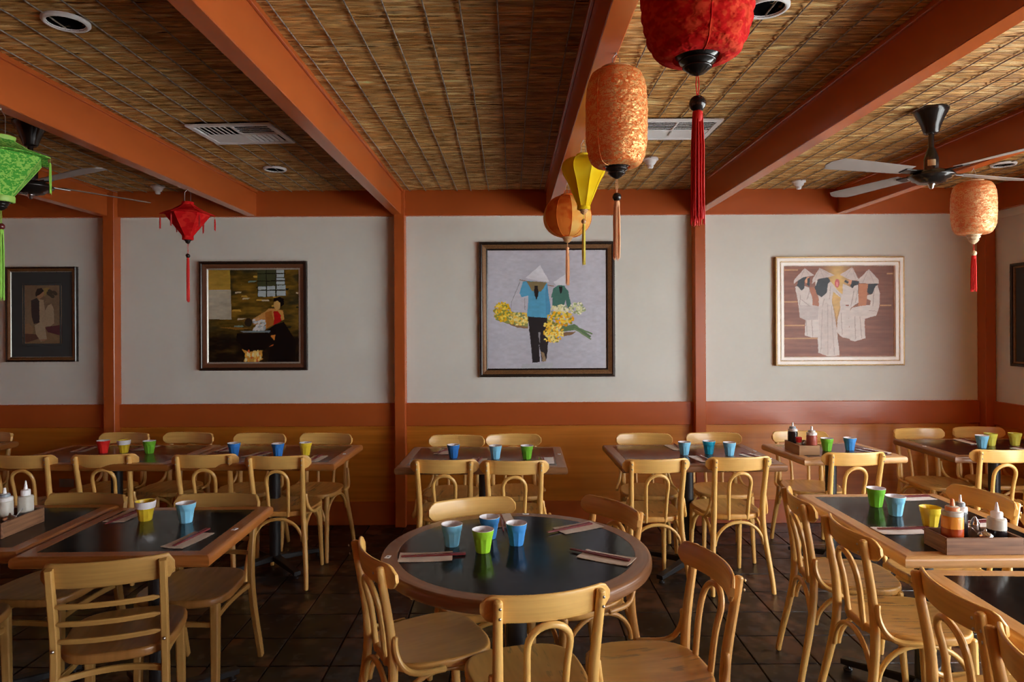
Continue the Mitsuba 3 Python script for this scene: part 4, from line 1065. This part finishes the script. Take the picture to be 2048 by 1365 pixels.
gT = 'rectangular tables with black tops'
tG1 = rect_table(-2.68, 4.56, 1.10, .72, -2, 'dark table under the red, yellow and green cups, left rear', gT, 'rim_wood', 'laminate_brown')
tG2 = rect_table(-1.60, 4.53, 1.02, .70, -2, 'dark table under the two blue cups and a yellow cup, left rear', gT, 'rim_wood', 'laminate_brown')
tF = rect_table(-.182, 4.40, 1.045, .715, -1, 'walnut rimmed table in the middle by the back wall', gT, 'rim_walnut', 'laminate_brown')
tE = rect_table(1.160, 4.445, 1.012, .745, 1.5, 'walnut rimmed table with three pale and teal blue cups', gT, 'rim_walnut', 'laminate_brown')
tD = rect_table(2.165, 4.57, .70, .575, 6, 'small table carrying the oak sauce box near the back wall', gT, 'rim_pale', 'laminate_brown')
tC = rect_table(3.34, 4.66, 1.0, .70, 0, 'table in the far right corner with one blue and two yellow cups', gT, 'rim_walnut')
tH = rect_table(-4.24, 4.75, 1.0, .70, 0, 'table at the far left, only its corner in view', gT, 'rim_wood')
tI = rect_table(-1.497, 2.835, .735, .705, 1, 'square black table at the left with a yellow and a pale blue cup', gT, 'rim_wood')
tJ = rect_table(-2.247, 2.885, .735, .705, 1, 'square black table at the left edge carrying a sauce box', gT, 'rim_wood')
tA = rect_table(1.775, 2.905, .70, .93, 0, 'long black table at the right with green, blue and yellow cups', gT, 'rim_pale')
tB = rect_table(1.718, 1.86, .70, .90, -2.5, 'glossy black table in the lower right corner', gT, 'rim_pale')
tO = thing('round_table', 'large round black table with a walnut rim in the centre', 'table')
cx, cy, R = .013, 2.553, .506
MO = T().translate([cx, cy, TH])
part(tO, 'tabletop', {**ply(lathe([(.02, -.035), (R - .064, -.035), (R - .064, -.034), (R - .062, -.0015), (R - .0625, -.0005), (R - .064, -.0004), (.3, -.0004), (.02, -.0004)], 96), 'laminate_black'), 'to_world': MO}, 'glossy black laminate disc')
pr = rim_profile(.062, .045)
part(tO, 'rim', {**ply(loft([[((R - .062 + n) * math.cos(a), (R - .062 + n) * math.sin(a), z) for n, z in pr] for a in -np.arange(96) * 2 * PI / 96], closed=True), 'rim_walnut'), 'to_world': MO}, 'rounded walnut rim')
base(tO, cx, cy, 20, .04, .36)
for t, x, y, rz in ((tI, -1.165, 2.82, 80), (tO, -.458, 2.468, 80), (tO, .06, 3.028, 0), (tC, 2.87, 4.68, 90), (tF, .312, 4.46, 90), (tE, 1.635, 4.53, 90), (tG2, -1.125, 4.50, 90)):
    k, m = tag_on(t, x, y, rz)
    part(k, 'number', {**flat(box(-.005, .005, -.003, .003, .0016, .0022, .0001), 'ink'), 'to_world': m})

# ------------------------------------------------------------------ cups
def cup_meshes(n=10, m=80):
    ang = np.arange(m) * 2 * PI / m
    fac = math.cos(PI / n) / np.cos(ang % (2 * PI / n) - PI / n)
    H = .084
    def ring(r, z, k): return np.stack([r * (1 + k * (fac - 1 + .0)) * np.cos(ang), r * (1 + k * (fac - 1)) * np.sin(ang), np.full(m, z)], 1)
    out = []
    for z in (0.0, .001, .003):
        out.append(ring(.0255 + z * .4, z, 1.0))
    for s in np.linspace(.06, 1, 22):
        z = s * H; r = .0265 + (.0405 - .0265) * s; k = 1.35 * (1 - smooth(.60, .74, s)); bump = .0012 * (smooth(.66, .76, s))
        out.append(ring(r + bump, z, k))
    body = loft(out, cap=False)
    bot = lathe([(.001, .0002), (.0255, .0002)][::-1], 40, cap=False)
    inner = lathe([(.0412, H - .001), (.0418, H), (.0412, H + .0012), (.0395, H + .0008), (.0386, H - .003), (.0345, H * .76), (.0300, H * .55), (.0225, .008), (.018, .005), (.001, .005)], 48, cap=False)
    band = lathe([(.0388, .056), (.0396, .0555), (.0423, H - .012), (.0428, H - .001), (.0426, H + .0014), (.0410, H + .0014)], 48, cap=False)
    return body, bot, inner, band
def smooth(a, b, x):
    t = min(max((x - a) / (b - a), 0), 1); return t * t * (3 - 2 * t)
CB, CBOT, CIN, CBAND = cup_meshes()
CUP_PLY = angle(join(CB, CBOT), 'melamine_red', 22); LIN_PLY = ply(CIN, 'melamine_white'); BAND_PLY = angle(CBAND, 'melamine_white', 40)
def cup(x, y, col, lining, label, group, band=False):
    p = Proto().add('body', CUP_PLY).add('lining', LIN_PLY)
    if band: p.add('band', BAND_PLY, 'white upper band')
    p.put('melamine_cup', label, 'cup', group, x, y, TH, (x * 977 + y * 131) % 36, {'melamine_red': 'melamine_' + col, 'melamine_white': 'melamine_' + lining} if not band else {'melamine_red': 'melamine_' + col})
    if band:
        last = [k for k in scene if k.startswith('melamine_cup') and k.endswith('__lining')][-1]
        scene[last]['bsdf'] = {'type': 'ref', 'id': 'melamine_' + lining}
gcup = 'faceted melamine cups'
for (x, y, c, li, l, b) in [
    (-2.79, 4.59, 'red', 'white', 'red faceted cup, the only red one', 0), (-2.655, 4.60, 'yellow', 'yellow', 'yellow cup with a white upper band beside the red cup', 1), (-2.463, 4.567, 'green', 'white', 'green cup on the left rear table', 0),
    (-1.845, 4.462, 'blue', 'white', 'blue cup, left of the two on the left rear table', 0), (-1.545, 4.436, 'blue', 'white', 'blue cup beside the yellow cup on the left rear table', 0), (-1.372, 4.467, 'yellow', 'white', 'yellow cup with white inside at the end of the left rear table', 0),
    (-.38, 4.355, 'blue', 'white', 'dark blue cup on the middle rear table', 0), (-.107, 4.315, 'sky', 'white', 'pale blue cup on the middle rear table', 0), (.095, 4.31, 'green', 'white', 'green cup on the middle rear table', 0),
    (1.132, 4.418, 'sky', 'white', 'pale blue cup left of the teal cup', 0), (1.302, 4.448, 'teal', 'white', 'teal cup between two pale blue cups', 0), (1.419, 4.39, 'sky', 'white', 'pale blue cup right of the teal cup', 0),
    (2.123, 4.535, 'green', 'white', 'green cup beside the oak sauce box', 0), (2.285, 4.549, 'azure', 'white', 'blue cup right of the green cup by the oak sauce box', 0),
    (3.226, 4.617, 'sky', 'white', 'pale blue cup on the far right table', 0), (3.345, 4.70, 'lemon', 'lemon', 'lemon yellow cup next to the pale blue cup on the far right table', 0), (3.52, 4.707, 'lemon', 'lemon', 'lemon yellow cup at the right photo edge', 0),
    (-.234, 2.595, 'sky', 'white', 'pale blue cup on the round table', 0), (-.092, 2.69, 'azure', 'white', 'blue cup behind the lime cup on the round table', 0), (-.111, 2.523, 'lime', 'white', 'lime green cup on the round table', 0), (.015, 2.603, 'azure', 'white', 'blue cup right of the lime cup on the round table', 0),
    (-1.617, 2.963, 'yellow', 'yellow', 'yellow cup with a white upper band on the square left table', 1), (-1.422, 2.929, 'sky', 'white', 'pale blue cup on the square left table', 0),
    (1.694, 3.133, 'green', 'white', 'green cup on the long right table', 0), (1.70, 2.985, 'sky', 'white', 'pale blue cup on the long right table', 0), (1.74, 2.800, 'yellow', 'yellow', 'yellow cup behind the walnut sauce box', 0)]:
    cup(x, y, c, li, l, gcup, b)

# ------------------------------------------------------------------ napkins and chopsticks
def napkin_mesh(L, W, seed):
    rg = np.random.default_rng(seed); nx, ny = 9, 6; out = []
    for i in range(nx):
        s = i / (nx - 1); x = (s - .5) * L; lift = .0035 * abs(s - .5) ** 2 * 4 * rg.uniform(.4, 1)
        top = [(x + rg.normal(0, .0003), (q - .5) * W, .0022 + lift * abs(q - .5) * 2 + .0012 * math.exp(-((q - .12) / .1) ** 2)) for q in np.linspace(0, 1, ny)]
        bot = [(x, (q - .5) * W, .0002 + lift * abs(q - .5) * 1.6) for q in np.linspace(1, 0, ny)]
        out.append([(a, -b, c) for a, b, c in top] + [(a, -b, c) for a, b, c in bot])
    V, F, U = loft(out[::-1]); return V, F, U
STICK = ply(loft([[(x, r * math.cos(q) * .9, .0045 + r * math.sin(q) * .9) for q in np.linspace(PI / 4, PI * 2 + PI / 4, 4, endpoint=False)] for x, r in ((-.118, .0022), (-.117, .003), (-.03, .0040), (.05, .0048), (.116, .0050), (.1175, .0042))]), 'chopstick_lacquer')
STICK['face_normals'] = True
setn = [0]
def setting(nx, ny, na, sx, sy, sa, where, white=False, L=.195, W=.095, gap=.011, one=False, skew=2.0):
    setn[0] += 1
    Proto().add('sheet', ply(napkin_mesh(L, W, setn[0]), 'paper_white' if white else 'paper')).put('paper_napkin', f'folded {"white" if white else "kraft"} paper napkin {where}', 'napkin', 'paper napkins on the tables', nx, ny, TH, na)
    key = uniq('paper_napkin'); USED['paper_napkin'] -= 1
    g = f'chopsticks on the napkin {where}'
    for s in (-1, 1):
        a = math.radians(sa)
        side = ('left-hand' if s > 0 else 'right-hand') if abs(math.sin(a)) > .7 else ('farther' if s * math.cos(a) > 0 else 'nearer')
        k = thing('chopstick', f'{side} red chopstick on the napkin {where}', 'chopstick', 'chopsticks on the tables')
        scene[k] = {**STICK, 'to_world': T().translate([sx - s * gap / 2 * math.sin(a), sy + s * gap / 2 * math.cos(a), TH + .0026]).rotate([0, 0, 1], sa + s * skew).rotate([0, 1, 0], .6)}
setting(-.318, 2.462, 4, -.290, 2.470, 9, 'at the left of the round table', skew=.3, gap=.009)
setting(-.040, 2.925, -80, -.040, 2.880, -84, 'behind the blue cups on the round table')
setting(.275, 2.815, 30, .239, 2.800, 35, 'at the back right of the round table', skew=1)
setting(.340, 2.442, -30, .318, 2.465, -31, 'at the right of the round table', skew=.5, gap=.010)
setting(-1.288, 2.672, 78, -1.288, 2.700, 83, 'at the front of the square left table', skew=.6, gap=.010)
setting(-1.735, 3.025, 88, -1.735, 2.995, 86, 'at the back left of the square left table')
setting(1.585, 2.752, 3, 1.615, 2.768, 5, 'on the long right table left of the yellow cup', True, skew=.6, gap=.010)
setting(1.945, 3.275, 6, 1.930, 3.285, 8, 'at the back right of the long right table', True, skew=.6)
setting(1.955, 2.84, 10, 1.950, 2.85, 12, 'behind the bottles on the long right table', True)
setting(-.46, 4.56, 80, -.462, 4.575, 66, 'at the back of the middle rear table', skew=12)
setting(-.215, 4.215, 84, -.215, 4.22, 84, 'between the two chairs at the middle rear table')
setting(.215, 4.24, 88, .195, 4.24, 92, 'right of the green cup on the middle rear table', True)
setting(1.135, 4.67, -84, 1.158, 4.68, -88, 'left of the teal cup at the back edge')
setting(1.20, 4.27, -80, 1.215, 4.28, -84, 'between the two chairs at the three blue cups table', True)
setting(1.565, 4.33, -68, 1.555, 4.34, -70, 'at the right of the three blue cups table', True)
setting(2.415, 4.50, -64, 2.395, 4.50, -66, 'right of the blue cup by the oak sauce box', True)
setting(3.29, 4.85, -90, 3.305, 4.85, -91, 'at the back of the far right table', True)
setting(3.48, 4.52, -60, 3.47, 4.53, -66, 'before the yellow cups, far right table', True)
setting(-3.0, 4.72, 98, -2.99, 4.72, 98, 'left of the red cup')
setting(-2.60, 4.76, 76, -2.61, 4.75, 70, 'between the yellow and green cups')
setting(-1.99, 4.70, 86, -1.985, 4.69, 84, 'left of the blue cups at the back edge')
setting(-1.70, 4.48, 70, -1.69, 4.46, 74, 'between the two blue cups')
setting(-1.265, 4.33, 85, -1.27, 4.335, 89, 'at the right end of the left rear table', gap=.014)

# ------------------------------------------------------------------ condiments
def caddy(x0, x1, y0, y1, wood_, label, h=.062):
    t = thing('sauce_box', label, 'box'); e = .010; z = TH + .0005
    part(t, 'bottom', flat(box(x0 + e, x1 - e, y0 + e, y1 - e, z, z + .008, .001), wood_))
    for b in (box(x0, x1, y0, y0 + e, z, z + h, .0012), box(x0, x1, y1 - e, y1, z, z + h, .0012), box(x0, x0 + e, y0 + e, y1 - e, z, z + h, .0012), box(x1 - e, x1, y0 + e, y1 - e, z, z + h, .0012)):
        part(t, 'side_board', flat(b, wood_))
ZB = TH + .0095
def squeeze(x, y, r, h, low, up, collar, cap, nozzle, fill, label, waist=True):
    """Squeeze bottle: body filled up to fill (share of the body), collar, cap, nozzle."""
    t = thing('sauce_bottle', label, 'sauce bottle'); M = T().translate([x, y, ZB]); zf = h * fill
    P = lambda n, m, b, l=None: part(t, n, {**ply(m, b), 'to_world': M}, l)
    P('filled_body', lathe([(r * .9, 0), (r * .98, .002), (r, .006), (r, zf)], 32), low)
    P('upper_body', lathe([(r, zf), (r, h * .90), (r * .97, h * .95), (r * .86, h), (r * .70, h * 1.02)], 32), up)
    c = part(t, 'cap', {**ply(lathe([(r * .98, h * .98), (r * .98, h * 1.09), (r * .93, h * 1.115), (r * .66, h * 1.13), (r * .64, h * 1.22), (r * .56, h * 1.245), (r * .30, h * 1.26)], 32), collar), 'to_world': M})
    part(c, 'disc', {**ply(lathe([(r * .67, h * 1.125), (r * .67, h * 1.215), (r * .60, h * 1.24), (r * .1, h * 1.245)], 28), cap), 'to_world': M})
    P('nozzle', lathe([(r * .26, h * 1.23), (r * .20, h * 1.36), (r * .15, h * 1.46), (r * .05, h * 1.465)], 16), nozzle)
def dropper(x, y, r, h, low, up, fill, label):
    t = thing('sauce_bottle', label, 'sauce bottle'); M = T().translate([x, y, ZB]); zf = h * fill
    P = lambda n, m, b, l=None: part(t, n, {**ply(m, b), 'to_world': M}, l)
    P('filled_body', lathe([(r * .92, 0), (r, .004), (r, zf)], 32), low)
    P('upper_body', lathe([(r, zf), (r, h * .92), (r * .94, h * .98), (r * .6, h * 1.0)], 32), up)
    P('cap', lathe([(r * .60, h * .99), (r * .62, h * 1.0), (r * .62, h * 1.17), (r * .56, h * 1.20), (r * .30, h * 1.22)], 24), 'sauce_nozzle')
    P('nozzle', lathe([(r * .30, h * 1.20), (r * .20, h * 1.36), (r * .09, h * 1.52), (r * .02, h * 1.53)], 16), 'sauce_nozzle')
def jar(x, y, r, h, label, spoon=True, ang=150):
    t = thing('condiment_jar', label, 'jar'); M = T().translate([x, y, ZB])
    part(t, 'glass_bowl', {**ply(lathe([(.002, 0), (r * .7, 0), (r * .9, .006), (r, h * .45), (r * .9, h * .8), (r * .84, h), (r * .80, h), (r * .86, h * .8), (r * .94, h * .45), (r * .82, .008), (.002, .006)], 32, cap=False), 'glass'), 'to_world': M}, 'clear glass')
    part(t, 'contents', {**ply(lathe([(.002, .0065), (r * .80, .0085), (r * .92, h * .42), (r * .88, h * .55), (.002, h * .56)], 28), 'sauce_paste'), 'to_world': M}, 'dark red chili paste')
    l = part(t, 'lid', {**ply(lathe([(r * .90, h + .0005), (r * .98, h + .001), (r * .98, h + .008), (r * .70, h + .016), (r * .2, h + .020), (r * .16, h + .028), (r * .05, h + .030)], 32), 'chrome'), 'to_world': M}, 'chrome lid')
    if spoon:
        a = math.radians(ang); d = np.array([math.cos(a), math.sin(a), 0])
        P = [d * .4 * r + [0, 0, h * .9], d * 1.2 * r + [0, 0, h + .016], d * 2.0 * r + [0, 0, h + .036]]
        part(t, 'spoon', {**ply(bar(spl(P, 8), [.005, .005, .005, .005, .006, .008, .009, .008], .002, np.cross(d, [0, 0, 1])), 'chrome'), 'to_world': M}, 'chrome spoon handle')
def shaker(x, y, r, h, label):
    t = thing('condiment_shaker', label, 'shaker'); M = T().translate([x, y, ZB])
    part(t, 'glass_body', {**ply(lathe([(.002, 0), (r, 0), (r, h * .3), (r * .75, h * .7), (r * .7, h * .72), (r * .66, h * .70), (r * .88, h * .3), (r * .88, .004), (.002, .004)], 24, cap=False), 'glass'), 'to_world': M}, 'clear glass')
    part(t, 'top', {**ply(lathe([(r * .78, h * .70), (r * .80, h * .74), (r * .55, h * .86), (r * .2, h * .98), (r * .03, h)], 24), 'chrome'), 'to_world': M}, 'pointed chrome top')

caddy(1.585, 1.868, 2.456, 2.592, 'caddy_wood', 'striped walnut sauce box at the front of the long right table')
squeeze(1.643, 2.512, .0365, .125, 'sauce_chili', 'sauce_chili_top', 'sauce_clear', 'sauce_cap_orange', 'sauce_cap_orange', .62, 'orange capped chili sauce bottle in the walnut box')
squeeze(1.702, 2.556, .0245, .128, 'sauce_soy', 'sauce_soy', 'sauce_collar', 'sauce_grey', 'sauce_nozzle', .70, 'dark soy squeeze bottle behind the chili bottle in the walnut box')
jar(1.752, 2.492, .026, .046, 'glass jar with a chrome lid and spoon in the walnut box', True, 140)
shaker(1.757, 2.556, .021, .105, 'pointed glass shaker in the walnut box')
dropper(1.822, 2.530, .032, .108, 'sauce_soy', 'sauce_clear', .60, 'white nozzled half full soy bottle in the walnut box')
caddy(1.868, 2.003, 4.375, 4.61, 'caddy_oak', 'oak sauce box on the small table near the back wall')
squeeze(1.972, 4.425, .0335, .118, 'sauce_hoisin', 'sauce_hoisin', 'sauce_collar', 'sauce_clear', 'sauce_nozzle', .7, 'red sauce squeeze bottle in the oak box')
squeeze(1.905, 4.565, .0315, .122, 'sauce_soy', 'sauce_soy', 'sauce_collar', 'sauce_grey', 'sauce_nozzle', .7, 'dark sauce squeeze bottle in the oak box')
t = thing('sauce_bottle', 'small red capped sauce jar in the oak box', 'sauce bottle'); M = T().translate([1.908, 4.475, ZB])
part(t, 'body', {**ply(lathe([(.018, 0), (.02, .004), (.02, .05), (.014, .062)], 24), 'sauce_label'), 'to_world': M})
part(t, 'cap', {**ply(lathe([(.017, .06), (.018, .062), (.020, .09), (.018, .094), (.002, .095)], 24), 'sauce_redcap'), 'to_world': M}, 'red cap')
jar(1.962, 4.492, .022, .040, 'small glass jar with a chrome lid in the oak box', False)
caddy(-2.19, -2.052, 2.70, 2.95, 'caddy_wood', 'dark wooden sauce box at the left photo edge')
dropper(-2.102, 2.905, .0295, .118, 'sauce_vinegar', 'sauce_clear', .42, 'white nozzled sauce bottle in the left sauce box')
squeeze(-2.148, 2.845, .0315, .112, 'sauce_grey', 'sauce_clear', 'sauce_collar', 'sauce_grey', 'sauce_nozzle', .35, 'grey capped squeeze bottle in the left sauce box')
squeeze(-2.135, 2.745, .033, .112, 'sauce_cap_orange', 'sauce_cap_orange', 'sauce_collar', 'sauce_cap_orange', 'sauce_cap_orange', .7, 'orange chili bottle in the left sauce box, cut by the photo edge')
jar(-2.086, 2.792, .026, .042, 'glass jar with a chrome lid and spoon in the left sauce box', True, 70)
